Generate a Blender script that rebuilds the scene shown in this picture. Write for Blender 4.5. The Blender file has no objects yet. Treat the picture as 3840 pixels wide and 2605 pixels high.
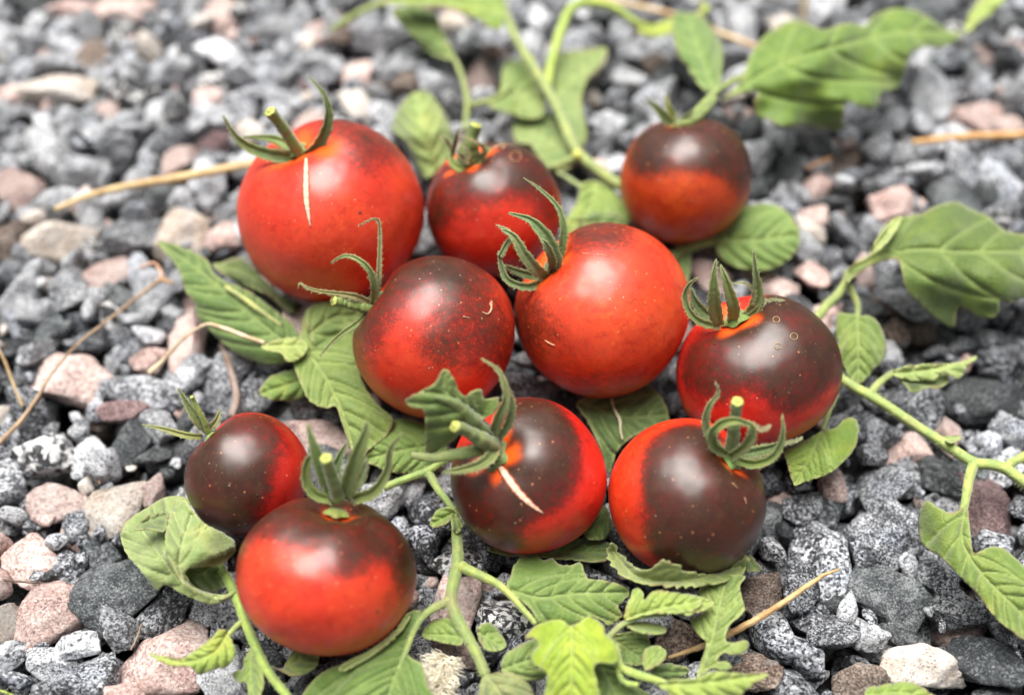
import bpy, bmesh, math, random
import numpy as np
from mathutils import Vector, Matrix, noise
from mathutils.bvhtree import BVHTree
from mathutils.geometry import delaunay_2d_cdt

random.seed(7); rng = np.random.default_rng(7)
SC = bpy.context.scene
COL = SC.collection
K = 0.01                                  # lengths below are written in centimetres; the scene is in metres

# ------------------------------------------------------------------ camera, sky, sun, exposure
PITCH = math.radians(55.0); HFOV = math.radians(50.0); DIST = 30.0
FW = Vector((0, math.cos(PITCH), -math.sin(PITCH)))
UP = Vector((0, math.sin(PITCH), math.cos(PITCH)))
RT = Vector((1, 0, 0))
CAM = Vector((0, 0, 0.8)) - FW * DIST
cam = bpy.data.cameras.new("camera"); cam_o = bpy.data.objects.new("camera", cam); COL.objects.link(cam_o)
cam_o.location = CAM * K; cam_o.rotation_euler = (math.pi / 2 - PITCH, 0, 0)
cam.sensor_width = 36.0; cam.lens = 18.0 / math.tan(HFOV / 2)
cam.clip_start = 0.01; cam.clip_end = 100.0
cam.dof.use_dof = True; cam.dof.focus_distance = 26.3 * K; cam.dof.aperture_fstop = 4.6
cam.dof.aperture_blades = 0
SC.camera = cam_o
FPX = 1920.0 / math.tan(HFOV / 2)

SUN_EL, SUN_AZ = math.radians(74), math.radians(-25)     # azimuth from +Y towards +X
w = bpy.data.worlds.new("World"); SC.world = w; w.use_nodes = True
nt = w.node_tree; nt.nodes.clear()
sky = nt.nodes.new("ShaderNodeTexSky"); sky.sky_type = 'NISHITA'; sky.sun_disc = False
sky.sun_elevation = SUN_EL; sky.sun_rotation = SUN_AZ
sky.air_density = 1.0; sky.dust_density = 4.0; sky.ozone_density = 1.0
hs = nt.nodes.new("ShaderNodeHueSaturation"); hs.inputs['Saturation'].default_value = 0.22
bg = nt.nodes.new("ShaderNodeBackground"); bg.inputs['Strength'].default_value = 0.062
wo = nt.nodes.new("ShaderNodeOutputWorld")
nt.links.new(sky.outputs[0], hs.inputs['Color']); nt.links.new(hs.outputs[0], bg.inputs[0]); nt.links.new(bg.outputs[0], wo.inputs[0])
sun = bpy.data.lights.new("sun", 'SUN'); sun.energy = 5.0; sun.angle = math.radians(46); sun.color = (1.0, 0.965, 0.92)
sun_o = bpy.data.objects.new("sun", sun); COL.objects.link(sun_o)
sd = Vector((math.sin(SUN_AZ) * math.cos(SUN_EL), math.cos(SUN_AZ) * math.cos(SUN_EL), math.sin(SUN_EL)))
sun_o.rotation_euler = sd.to_track_quat('Z', 'Y').to_euler(); sun_o.location = sd * 2
SC.view_settings.view_transform = 'Standard'; SC.view_settings.look = 'None'
SC.view_settings.gamma = 1.0; SC.view_settings.use_curve_mapping = False
SC.view_settings.exposure = 0.82
SC.cycles.max_bounces = 6; SC.cycles.use_denoising = True

# ------------------------------------------------------------------ placement helpers
def ray(x, y):
    return FW + RT * ((x - 1920.0) / FPX) + UP * ((1302.5 - y) / FPX)
def atz(x, y, z):                          # the point at height z (cm above the gravel) seen at photo position x, y
    r = ray(x, y); return CAM + r * ((z - CAM.z) / r.z)
def atd(x, y, d):                          # the point at distance d (cm) along the lens axis
    return CAM + ray(x, y) * d
def depth(p): return (p - CAM).dot(FW)
def proj(p):
    d = (p - CAM).dot(FW)
    return 1920 + (p - CAM).dot(RT) / d * FPX, 1302.5 - (p - CAM).dot(UP) / d * FPX
ZS = 1300 / 2278.0
REG = dict(A=(0, 0), B=(1200, 0), C=(2540, 0), D=(0, 850), E=(1200, 850), F=(2540, 850), G=(0, 1705), H=(1200, 1705), I=(2540, 1705))
def px(reg, pts):                          # measured points of one close-up to photo coordinates
    if reg == 'O': return [(a * 3840 / 2324.0, b * 3840 / 2324.0) for a, b in pts]
    x0, y0 = REG[reg]; return [(x0 + a * ZS, y0 + b * ZS) for a, b in pts]
def spl(pts, n):                           # Catmull-Rom through pts, n samples; works on tuples / arrays
    P = np.array([list(p) for p in pts], float)
    if len(P) == 2: P = np.array([P[0], (P[0] + P[1]) / 2, P[1]])
    Q = np.vstack([2 * P[0] - P[1], P, 2 * P[-1] - P[-2]])
    seg = np.linalg.norm(np.diff(P[:, :min(3, P.shape[1])], axis=0), axis=1); cum = np.concatenate([[0], np.cumsum(seg)])
    out = []
    for s in np.linspace(0, cum[-1], n):
        i = min(max(np.searchsorted(cum, s) - 1, 0), len(P) - 2); t = (s - cum[i]) / max(seg[i], 1e-9)
        a, b, c, d = Q[i], Q[i + 1], Q[i + 2], Q[i + 3]
        out.append(0.5 * (2 * b + (c - a) * t + (2 * a - 5 * b + 4 * c - d) * t * t + (3 * b - a - 3 * c + d) * t ** 3))
    return np.array(out)

# ------------------------------------------------------------------ object helpers
def empty(name, loc, label=None, cat=None, group=None):
    o = bpy.data.objects.new(name, None); COL.objects.link(o); o.location = Vector(loc) * K
    o.empty_display_size = 0.005; tag(o, label, cat, group); return o
def tag(o, label=None, cat=None, group=None, kind=None):
    if label: o['label'] = label
    if cat: o['category'] = cat
    if group: o['group'] = group
    if kind: o['kind'] = kind
    return o
def worig(o):
    v = Vector((0, 0, 0))
    while o is not None: v += o.location; o = o.parent
    return v
def mk(name, V, F, mat, parent=None, origin=None, smooth=True, attrs=None, color=None, thick=0.0):
    base = worig(parent) if parent else Vector((0, 0, 0))
    org = Vector(origin) * K if origin is not None else base
    V = np.asarray([list(v) for v in V], float) * K - np.array(org)
    me = bpy.data.meshes.new(name); me.from_pydata(V.tolist(), [], [list(map(int, f)) for f in F])
    if smooth: me.polygons.foreach_set('use_smooth', [True] * len(me.polygons))
    for a, vals in (attrs or {}).items():
        at = me.attributes.new(a, 'FLOAT', 'POINT'); at.data.foreach_set('value', np.asarray(vals, np.float32))
    me.materials.append(mat); me.update()
    o = bpy.data.objects.new(name, me); COL.objects.link(o); o.parent = parent; o.location = org - base
    if color: o.color = (*color, 1)
    if thick:
        m = o.modifiers.new("thickness", 'SOLIDIFY'); m.thickness = thick * K; m.offset = 0
    return o

# ------------------------------------------------------------------ materials
class NT:
    def __init__(s, name):
        s.m = bpy.data.materials.new(name); s.m.use_nodes = True; s.t = s.m.node_tree; s.t.nodes.clear()
        s.out = s.n('OutputMaterial'); s.b = s.n('BsdfPrincipled'); s.l(s.b.outputs[0], s.out.inputs[0])
    def n(s, t, **k):
        x = s.t.nodes.new('ShaderNode' + t)
        for a, b in k.items(): setattr(x, a, b)
        return x
    def l(s, a, b): s.t.links.new(a, b)
    def put(s, sock, v):
        if hasattr(v, 'is_linked'): s.l(v, sock)
        elif isinstance(v, (tuple, list)) and len(v) == 3 and sock.type == 'RGBA': sock.default_value = (*v, 1)
        else: sock.default_value = v
    def math(s, op, a, b=0.0, c=0.0, clamp=False):
        x = s.n('Math', operation=op, use_clamp=clamp)
        for i, v in enumerate((a, b, c)): s.put(x.inputs[i], v)
        return x.outputs[0]
    def vmath(s, op, a, b=(0, 0, 0), sc=None):
        x = s.n('VectorMath', operation=op); s.put(x.inputs[0], a)
        if sc is not None: s.put(x.inputs['Scale'], sc)
        else: s.put(x.inputs[1], b)
        return x.outputs[0]
    def mix(s, f, a, b, mode='MIX'):
        x = s.n('Mix', data_type='RGBA', blend_type=mode); s.put(x.inputs[0], f); s.put(x.inputs[6], a); s.put(x.inputs[7], b); return x.outputs[2]
    def step(s, v, lo, hi):
        x = s.n('MapRange', interpolation_type='SMOOTHSTEP'); s.put(x.inputs[0], v); s.put(x.inputs[1], lo); s.put(x.inputs[2], hi); return x.outputs[0]
    def noise(s, vec, scale, detail=3.0, rough=0.55, dist=0.0):
        x = s.n('TexNoise'); s.l(vec, x.inputs['Vector']); x.inputs['Scale'].default_value = scale; x.inputs['Detail'].default_value = detail
        x.inputs['Roughness'].default_value = rough; x.inputs['Distortion'].default_value = dist; return x.outputs['Fac']
    def voro(s, vec, scale, feat='F1'):
        x = s.n('TexVoronoi', feature=feat); s.l(vec, x.inputs['Vector']); x.inputs['Scale'].default_value = scale; return x
    def ramp(s, v, stops, mode='LINEAR'):
        x = s.n('ValToRGB'); r = x.color_ramp; r.interpolation = mode; s.put(x.inputs[0], v)
        while len(r.elements) < len(stops): r.elements.new(0.5)
        for e, (p, c) in zip(r.elements, stops): e.position = p; e.color = (*c, 1)
        return x.outputs[0]
    def bump(s, h, dist, strength=1.0, normal=None):
        x = s.n('Bump'); s.put(x.inputs['Height'], h); x.inputs['Distance'].default_value = dist * K; x.inputs['Strength'].default_value = strength
        if normal is not None: s.l(normal, x.inputs['Normal'])
        return x.outputs[0]
    def cm(s):                            # world position in centimetres
        g = s.n('NewGeometry'); return s.vmath('SCALE', g.outputs['Position'], sc=100.0), g
    def set(s, **k):
        for a, v in k.items(): s.put(s.b.inputs[a.replace('_', ' ')], v)

def rock_material(name, dark, mid, light, speck, tint, tintamt=0.5, contrast=(0.42, 0.5, 0.6), grain=15.0):
    s = NT(name); p, g = s.cm()
    oi = s.n('ObjectInfo')
    r = s.math('FRACT', s.math('ADD', g.outputs['Random Per Island'], s.math('MULTIPLY', oi.outputs['Random'], 7.31)))
    off = s.n('CombineXYZ')
    s.l(s.math('MULTIPLY', r, 71.0), off.inputs[0]); s.l(s.math('MULTIPLY', s.math('FRACT', s.math('MULTIPLY', r, 13.7)), 53.0), off.inputs[1]); s.l(s.math('MULTIPLY', s.math('FRACT', s.math('MULTIPLY', r, 91.3)), 37.0), off.inputs[2])
    q = s.vmath('SCALE', s.vmath('ADD', p, off.outputs[0]), sc=s.math('ADD', 0.65, s.math('MULTIPLY', s.math('FRACT', s.math('MULTIPLY', r, 29.3)), 0.85)))
    r2 = s.math('FRACT', s.math('MULTIPLY', r, 57.31)); r3 = s.math('FRACT', s.math('MULTIPLY', r, 173.7))
    # mineral grains: noise mottling + crystal cells
    n1 = s.noise(q, grain, 4, 0.7, 0.3); n2 = s.noise(q, 1.3, 3, 0.6)
    v = s.voro(q, grain * 1.2); cell = s.n('SeparateColor'); s.l(v.outputs['Color'], cell.inputs[0])
    mixv = s.math('ADD', s.math('MULTIPLY', n1, 0.72), s.math('MULTIPLY', cell.outputs[0], 0.28))
    mixv = s.math('ADD', mixv, s.math('MULTIPLY', s.math('SUBTRACT', r2, 0.5), 0.16))
    mixv = s.math('ADD', mixv, s.math('MULTIPLY', s.math('SUBTRACT', n2, 0.5), 0.55))
    c = s.ramp(mixv, [(0.0, dark), (contrast[0], dark), (contrast[1], mid), (contrast[2], light), (1.0, speck)])
    big = s.step(s.noise(q, 1.1, 2, 0.5), 0.45, 0.65)
    c = s.mix(s.math('MULTIPLY', big, tintamt), c, s.mix(1.0, c, tint, 'MULTIPLY'))
    dust = s.step(s.noise(q, 3.0, 4, 0.65), 0.55, 0.8)
    c = s.mix(s.math('MULTIPLY', dust, 0.3), c, (0.42, 0.425, 0.43))
    hsv = s.n('HueSaturation'); s.l(c, hsv.inputs['Color']); s.l(s.math('ADD', 0.68, s.math('MULTIPLY', r3, 0.75)), hsv.inputs['Value'])
    s.set(Base_Color=hsv.outputs[0], Roughness=s.math('ADD', 0.48, s.math('MULTIPLY', n1, 0.3)), Specular_IOR_Level=0.5)
    b = s.bump(s.noise(q, 3.6, 6, 0.76), 0.32, 1.0)
    b = s.bump(n1, 0.07, 0.8, b)
    s.l(b, s.b.inputs['Normal']); return s.m

ROCK = [
    rock_material('rock_speckled_grey', (0.018, 0.020, 0.025), (0.20, 0.21, 0.23), (0.68, 0.70, 0.73), (0.85, 0.85, 0.84), (0.8, 0.85, 0.95), 0.5, (0.40, 0.51, 0.68)),
    rock_material('rock_slate', (0.026, 0.030, 0.034), (0.085, 0.094, 0.10), (0.26, 0.275, 0.285), (0.45, 0.46, 0.46), (0.85, 0.95, 0.9), 0.4, (0.35, 0.52, 0.68), 14.0),
    rock_material('rock_light_grey', (0.07, 0.075, 0.085), (0.42, 0.435, 0.46), (0.80, 0.815, 0.84), (0.93, 0.93, 0.92), (0.9, 0.93, 1.0), 0.4, (0.33, 0.47, 0.64)),
    rock_material('rock_pink', (0.16, 0.12, 0.115), (0.58, 0.40, 0.36), (0.83, 0.68, 0.63), (0.92, 0.86, 0.82), (1.0, 0.85, 0.8), 0.4, (0.22, 0.42, 0.62)),
    rock_material('rock_cream', (0.13, 0.11, 0.10), (0.55, 0.47, 0.41), (0.78, 0.73, 0.67), (0.92, 0.90, 0.87), (1.0, 0.85, 0.7), 0.5, (0.22, 0.36, 0.56)),
    rock_material('rock_brown', (0.05, 0.035, 0.028), (0.17, 0.125, 0.10), (0.36, 0.29, 0.24), (0.6, 0.54, 0.48), (0.9, 0.75, 0.65), 0.5, (0.36, 0.5, 0.66)),
    rock_material('rock_marbled', (0.02, 0.022, 0.025), (0.10, 0.10, 0.11), (0.75, 0.75, 0.74), (0.9, 0.9, 0.88), (1, 1, 1), 0.0, (0.43, 0.51, 0.60), 6.5),
    rock_material('rock_purple', (0.07, 0.04, 0.042), (0.22, 0.135, 0.135), (0.36, 0.25, 0.24), (0.62, 0.52, 0.50), (0.9, 0.8, 0.85), 0.5, (0.3, 0.5, 0.66)),
]
GREY, SLATE, LIGHT, PINK, CREAM, BROWN, MARBLE, PURPLE = range(8)

def leaf_material():
    s = NT('tomato_leaf'); p, g = s.cm(); oi = s.n('ObjectInfo')
    a = s.n('Attribute', attribute_name='vein').outputs['Fac']
    ed = s.n('Attribute', attribute_name='rim').outputs['Fac']
    n1 = s.noise(p, 1.6, 4, 0.6); n2 = s.noise(p, 11, 3, 0.6)
    base = oi.outputs['Color']
    c = s.mix(s.step(n1, 0.35, 0.7), s.mix(1.0, base, (0.72, 0.80, 0.60), 'MULTIPLY'), s.mix(1.0, base, (1.2, 1.12, 1.1), 'MULTIPLY'))
    c = s.mix(s.math('MULTIPLY', s.step(n2, 0.45, 0.75), 0.25), c, s.mix(1.0, base, (0.7, 0.75, 0.6), 'MULTIPLY'))
    under = s.mix(0.6, c, (0.30, 0.40, 0.20))
    c = s.mix(g.outputs['Backfacing'], c, under)
    c = s.mix(s.math('MULTIPLY', a, 0.75), c, s.mix(0.45, s.mix(1.0, base, (1.5, 1.35, 1.3), 'MULTIPLY'), (0.36, 0.45, 0.16)))
    c = s.mix(s.math('MULTIPLY', ed, 0.5), c, (0.46, 0.48, 0.20))
    c = s.mix(s.math('MULTIPLY', s.math('MULTIPLY', ed, s.step(n1, 0.52, 0.62)), 0.8), c, (0.22, 0.15, 0.07))
    c = s.mix(s.math('MULTIPLY', s.step(s.noise(p, 0.7, 3, 0.6), 0.56, 0.75), 0.4), c, s.mix(1.0, c, (1.5, 1.05, 0.6), 'MULTIPLY'))
    # fine net of tertiary veins and a few brown specks
    v = s.voro(p, 5.0, 'DISTANCE_TO_EDGE').outputs['Distance']
    net = s.math('SUBTRACT', 1.0, s.step(v, 0.0, 0.12))
    c = s.mix(s.math('MULTIPLY', net, 0.10), c, (0.30, 0.38, 0.12))
    sp = s.voro(p, 3.5).outputs['Distance']
    spot = s.math('MULTIPLY', s.math('SUBTRACT', 1.0, s.step(sp, 0.05, 0.10)), s.step(s.noise(p, 0.9, 1), 0.52, 0.6))
    c = s.mix(s.math('MULTIPLY', spot, 0.7), c, (0.10, 0.075, 0.03))
    h = s.math('ADD', s.math('MULTIPLY', a, -0.6), s.math('ADD', s.math('MULTIPLY', n2, 0.25), s.math('MULTIPLY', net, -0.07)))
    nb = s.bump(h, 0.09, 1.0)
    s.set(Base_Color=c, Roughness=0.55, Specular_IOR_Level=0.42, Sheen_Weight=0.25, Sheen_Roughness=0.6); s.l(nb, s.b.inputs['Normal'])
    tr = s.n('BsdfTranslucent'); s.l(s.mix(1.0, c, (1.5, 1.5, 0.5), 'MULTIPLY'), tr.inputs[0])
    ms = s.n('MixShader'); ms.inputs[0].default_value = 0.28; s.l(s.b.outputs[0], ms.inputs[1]); s.l(tr.outputs[0], ms.inputs[2]); s.l(ms.outputs[0], s.out.inputs[0])
    return s.m
def stem_material():
    s = NT('green_stem'); p, g = s.cm(); oi = s.n('ObjectInfo')
    n = s.noise(p, 3, 4, 0.6); f = s.noise(p, 26, 2, 0.6)
    c = s.mix(s.step(n, 0.35, 0.7), s.mix(1.0, oi.outputs['Color'], (0.62, 0.68, 0.62), 'MULTIPLY'), s.mix(1.0, oi.outputs['Color'], (0.98, 0.92, 0.75), 'MULTIPLY'))
    c = s.mix(s.math('MULTIPLY', s.step(f, 0.5, 0.7), 0.4), c, s.mix(1.0, c, (0.5, 0.55, 0.45), 'MULTIPLY'))
    c = s.mix(s.math('MULTIPLY', s.step(s.noise(p, 1.1, 5, 0.7), 0.5, 0.72), 0.45), c, (0.17, 0.12, 0.075))
    s.set(Base_Color=c, Roughness=0.5, Sheen_Weight=0.3, Specular_IOR_Level=0.4); s.l(s.bump(f, 0.03, 0.8), s.b.inputs['Normal'])
    return s.m
def straw_material():
    s = NT('dry_straw'); p, g = s.cm(); oi = s.n('ObjectInfo')
    n = s.noise(p, 2.2, 4, 0.6); f = s.noise(p, 20, 2, 0.6)
    c = s.mix(s.step(n, 0.35, 0.7), oi.outputs['Color'], s.mix(1.0, oi.outputs['Color'], (0.62, 0.5, 0.38), 'MULTIPLY'))
    s.set(Base_Color=c, Roughness=0.6); s.l(s.bump(f, 0.03, 0.8), s.b.inputs['Normal']); return s.m
def flat_material(name, col, rough=0.6, var=0.3, scale=8.0):
    s = NT(name); p, g = s.cm(); n = s.noise(p, scale, 4, 0.65)
    s.set(Base_Color=s.mix(s.step(n, 0.35, 0.7), col, tuple(x * (1 - var) for x in col)), Roughness=rough); s.l(s.bump(n, 0.03, 0.7), s.b.inputs['Normal']); return s.m
def skin_material():
    s = NT('tomato_skin'); p, g = s.cm(); oi = s.n('ObjectInfo')
    dk = s.n('Attribute', attribute_name='dark').outputs['Fac']; og = s.n('Attribute', attribute_name='orange').outputs['Fac']
    n1 = s.noise(p, 0.9, 5, 0.62, 0.4); n2 = s.noise(p, 7.0, 4, 0.7); n3 = s.noise(p, 28.0, 2, 0.7)
    d = s.math('ADD', dk, s.math('MULTIPLY', s.math('SUBTRACT', n1, 0.5), s.math('ADD', 0.30, s.math('MULTIPLY', dk, 0.9))))
    d = s.math('ADD', d, s.math('MULTIPLY', s.math('SUBTRACT', n2, 0.5), 1.0))
    d = s.math('ADD', d, s.math('MULTIPLY', s.math('SUBTRACT', n3, 0.5), 0.5), clamp=True)
    ripe = s.mix(s.step(s.noise(p, 0.6, 3, 0.5), 0.35, 0.7), oi.outputs['Color'], s.mix(1.0, oi.outputs['Color'], (0.85, 0.6, 0.7), 'MULTIPLY'))
    mid = s.mix(1.0, ripe, (0.40, 0.38, 0.50), 'MULTIPLY')
    c = s.mix(s.step(d, 0.05, 0.60), ripe, mid)
    c = s.mix(s.step(d, 0.30, 0.96), c, s.mix(s.step(n1, 0.4, 0.65), (0.052, 0.0115, 0.0060), (0.033, 0.0120, 0.0055)))
    c = s.mix(s.math('MULTIPLY', s.step(n2, 0.50, 0.68), 0.55), c, s.mix(1.0, c, (1.35, 2.4, 1.6), 'MULTIPLY'))
    c = s.mix(s.math('MULTIPLY', s.step(s.noise(p, 3.2, 5, 0.7, 0.6), 0.48, 0.68), 0.55), c, s.mix(1.0, c, (0.58, 0.36, 0.5), 'MULTIPLY'))
    of = s.step(s.math('ADD', og, s.math('MULTIPLY', s.math('SUBTRACT', n1, 0.5), 0.9)), 0.12, 0.95)
    c = s.mix(of, c, (0.80, 0.095, 0.008))
    v = s.voro(p, 4.2); sc = s.n('SeparateColor'); s.l(v.outputs['Color'], sc.inputs[0])
    dot = s.math('MULTIPLY', s.math('SUBTRACT', 1.0, s.step(v.outputs['Distance'], 0.07, 0.15)), s.step(sc.outputs[0], 0.40, 0.6))
    v2 = s.voro(p, 13.0); sc2 = s.n('SeparateColor'); s.l(v2.outputs['Color'], sc2.inputs[0])
    dot2 = s.math('MULTIPLY', s.math('SUBTRACT', 1.0, s.step(v2.outputs['Distance'], 0.10, 0.20)), s.step(sc2.outputs[0], 0.6, 0.8))
    dots = s.math('ADD', s.math('MULTIPLY', dot, 0.65), s.math('MULTIPLY', s.math('MULTIPLY', dot2, s.step(n1, 0.45, 0.58)), 0.6), clamp=True)
    c = s.mix(s.math('MULTIPLY', dots, 0.62), c, (0.66, 0.26, 0.11))
    # scattered specks of dust
    v3 = s.voro(p, 4.0); sc3 = s.n('SeparateColor'); s.l(v3.outputs['Color'], sc3.inputs[0])
    du = s.math('MULTIPLY', s.math('SUBTRACT', 1.0, s.step(v3.outputs['Distance'], 0.06, 0.085)), s.step(sc3.outputs[1], 0.80, 0.82))
    c = s.mix(s.math('MULTIPLY', du, 0.5), c, (0.6, 0.5, 0.4))
    s.set(Base_Color=c, Roughness=s.math('ADD', 0.30, s.math('MULTIPLY', n1, 0.16)), Specular_IOR_Level=0.56,
          Subsurface_Weight=0.06, Subsurface_Scale=0.004)
    s.b.inputs['Subsurface Radius'].default_value = (1.0, 0.25, 0.1)
    h = s.math('ADD', s.math('MULTIPLY', n3, 0.25), s.math('MULTIPLY', dots, 0.5))
    nb = s.bump(h, 0.012, 0.5); nb = s.bump(s.noise(p, 0.7, 2, 0.5), 0.22, 0.5, nb)
    s.l(nb, s.b.inputs['Normal']); return s.m
LEAF, STEM, STRAW, SKIN = leaf_material(), stem_material(), straw_material(), skin_material()
CUT = flat_material('cut_stem_end', (0.48, 0.52, 0.12), 0.6, 0.5, 16)
PITH = flat_material('stem_pith', (0.28, 0.34, 0.07), 0.6, 0.4, 20)
CRACK = flat_material('healed_crack', (0.78, 0.50, 0.36), 0.7, 0.4, 14)
CEDGE = flat_material('crack_margin', (0.34, 0.06, 0.02), 0.6, 0.4, 14)
SCARM = flat_material('scar_tissue', (0.55, 0.30, 0.17), 0.8, 0.4, 14)
RINGM = flat_material('ring_mark', (0.38, 0.24, 0.10), 0.6, 0.4, 14)
SPECKM = flat_material('dark_speck', (0.03, 0.012, 0.01), 0.6)
GROUNDM = flat_material('packed_dirt', (0.045, 0.042, 0.040), 0.9, 0.5, 2.0)
FUZZ = flat_material('stem_fuzz', (0.45, 0.50, 0.28), 0.7, 0.1)
TUFTM = flat_material('dry_fluff', (0.92, 0.86, 0.70), 0.8, 0.35, 5.0)

# ------------------------------------------------------------------ shape builders
def tube_geo(P, R, sides=14, ridge=0.10, cap=True):
    P = [Vector(p) for p in P]; n = len(P); V = []; F = []
    t0 = (P[1] - P[0]).normalized(); a = t0.orthogonal().normalized()
    for i, p in enumerate(P):
        t = (P[min(i + 1, n - 1)] - P[max(i - 1, 0)]).normalized()
        a = (a - t * a.dot(t)).normalized(); b = t.cross(a)
        for k in range(sides):
            th = 2 * math.pi * k / sides; rr = R[i] * (1 + ridge * math.cos(th * 5))
            V.append(p + a * math.cos(th) * rr + b * math.sin(th) * rr)
    for i in range(n - 1):
        for k in range(sides):
            k2 = (k + 1) % sides; F.append((i * sides + k, i * sides + k2, (i + 1) * sides + k2, (i + 1) * sides + k))
    if cap: F.append(tuple(range(sides))[::-1]); F.append(tuple((n - 1) * sides + k for k in range(sides)))
    return V, F
def tube(name, P, R, mat, parent=None, n=None, color=None, ridge=0.10, sides=14, wob=0.0, **kw):
    n = n or max(8, 7 * len(P))
    A = spl([(*p, r) for p, r in zip(P, R)], n)
    ph_ = random.uniform(0, 9)
    for i in range(n): A[i, 3] *= 1 + 0.09 * noise.noise(Vector((i * 0.35, ph_, 0)))
    if wob:
        for i in range(1, n - 1): A[i, :3] += rng.normal(0, wob, 3)
        for i in range(n): A[i, 3] *= 1 + rng.normal(0, 0.035)
    V, F = tube_geo(A[:, :3], np.maximum(A[:, 3], 0.004), sides, ridge)
    return mk(name, V, F, mat, parent, color=color, **kw)
def pz(reg, pts, zs):
    q = px(reg, pts)
    if not hasattr(zs, '__len__'): zs = [zs] * len(q)
    if len(zs) != len(q): zs = np.interp(np.linspace(0, 1, len(q)), np.linspace(0, 1, len(zs)), zs)
    return [atz(x, y, z) for (x, y), z in zip(q, zs)]
def pd(reg, pts, d, offs):
    q = px(reg, pts)
    if len(offs) != len(q): offs = np.interp(np.linspace(0, 1, len(q)), np.linspace(0, 1, len(offs)), offs)
    return [atd(x, y, d - o) for (x, y), o in zip(q, offs)]
def rz(w_, p, reg='F'):                    # a width measured in close-up pixels to a radius in cm at point p
    s_ = ZS if reg != 'O' else 3840 / 2324.0
    return w_ * s_ * 0.5 * depth(Vector(p)) / FPX
def stem(name, reg, pts, zs, wd, parent, color=(0.33, 0.40, 0.11), mat=None, **kw):
    P = pz(reg, pts, zs)
    if not hasattr(wd, '__len__'): wd = [wd, wd]
    ws = np.interp(np.linspace(0, 1, len(P)), np.linspace(0, 1, len(wd)), wd)
    R_ = [rz(a, p, reg) for a, p in zip(ws, P)]
    o = tube(name, P, R_, mat or STEM, parent, color=color, **kw)
    if mat is None:                        # short fuzz standing off the green stem
        A = spl([(*p, r) for p, r in zip(P, R_)], 60); L = np.linalg.norm(np.diff(A[:, :3], axis=0), axis=1).sum(); V = []; F = []
        for _ in range(int(L * 34)):
            i = random.randrange(59); f = random.random(); q = Vector(A[i, :3] * (1 - f) + A[i + 1, :3] * f); t = Vector(A[i + 1, :3] - A[i, :3]).normalized()
            d = (Vector((random.gauss(0, 1), random.gauss(0, 1), random.gauss(0.2, 1)))); d = (d - t * d.dot(t)).normalized(); r = A[i, 3]
            a_, b_ = tube_geo([q + d * r * 0.95, q + d * (r + random.uniform(.04, .11)) + t * random.gauss(0, .02)], [.006, .002], 3, 0, False); n0 = len(V); V += a_; F += [tuple(k + n0 for k in g) for g in b_]
        tag(mk('fuzz', V, F, FUZZ, o), kind='stuff')
    return o
def strip(name, P, W, mat, parent, color=None, fold=0.25, facing=None, thick=0.02, n=22, prof='sepal', roll=0.0, origin=None):
    A = spl([(*p, w_) for p, w_ in zip(P, W)], n); V = []; F = []; vein = []; rim = []
    cs = [-1, -0.55, 0, 0.55, 1]
    for i in range(n):
        p = Vector(A[i, :3]); t = (Vector(A[min(i + 1, n - 1), :3]) - Vector(A[max(i - 1, 0), :3])).normalized()
        f = (facing if facing else (CAM - p)).normalized(); f = (f - t * f.dot(t)).normalized(); sde = t.cross(f)
        ang = roll * (i / (n - 1)); f, sde = f * math.cos(ang) + sde * math.sin(ang), sde * math.cos(ang) - f * math.sin(ang)
        wv = max(A[i, 3], 0.01) * (1 + 0.10 * math.sin(i * 2.3 + len(P)))
        for c in cs:
            V.append(p + sde * (wv * c) + f * (fold * wv * (c * c - 0.4))); vein.append(math.exp(-(c / 0.2) ** 2) * 0.6); rim.append(1.0 if abs(c) == 1 else 0.0)
    m = len(cs)
    for i in range(n - 1):
        for k in range(m - 1): F.append((i * m + k, i * m + k + 1, (i + 1) * m + k + 1, (i + 1) * m + k))
    return mk(name, V, F, mat, parent, attrs=dict(vein=vein, rim=rim), color=color, thick=thick, origin=origin)

def inside(poly, pts):
    x, y = pts[:, 0], pts[:, 1]; r = np.zeros(len(pts), bool); j = len(poly) - 1
    for i in range(len(poly)):
        xi, yi = poly[i]; xj, yj = poly[j]
        c = ((yi > y) != (yj > y)) & (x < (xj - xi) * (y - yi) / ((yj - yi) + 1e-12) + xi); r ^= c; j = i
    return r
def segdist(pts, poly):                    # distance to a polyline and the position along it (0..1)
    best = np.full(len(pts), 1e9); par = np.zeros(len(pts)); side = np.zeros(len(pts))
    L = np.concatenate([[0], np.cumsum(np.linalg.norm(np.diff(poly, axis=0), axis=1))])
    for i in range(len(poly) - 1):
        a, b = poly[i], poly[i + 1]; d = b - a; ll = max((d * d).sum(), 1e-9)
        t = np.clip(((pts - a) @ d) / ll, 0, 1); q = a + t[:, None] * d; dist = np.linalg.norm(pts - q, axis=1); mk_ = dist < best
        best[mk_] = dist[mk_]; par[mk_] = (L[i] + t[mk_] * (L[i + 1] - L[i])) / L[-1]
        cr = d[0] * (pts[:, 1] - a[1]) - d[1] * (pts[:, 0] - a[0]); side[mk_] = np.sign(cr[mk_])
    return best, par, side
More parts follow.
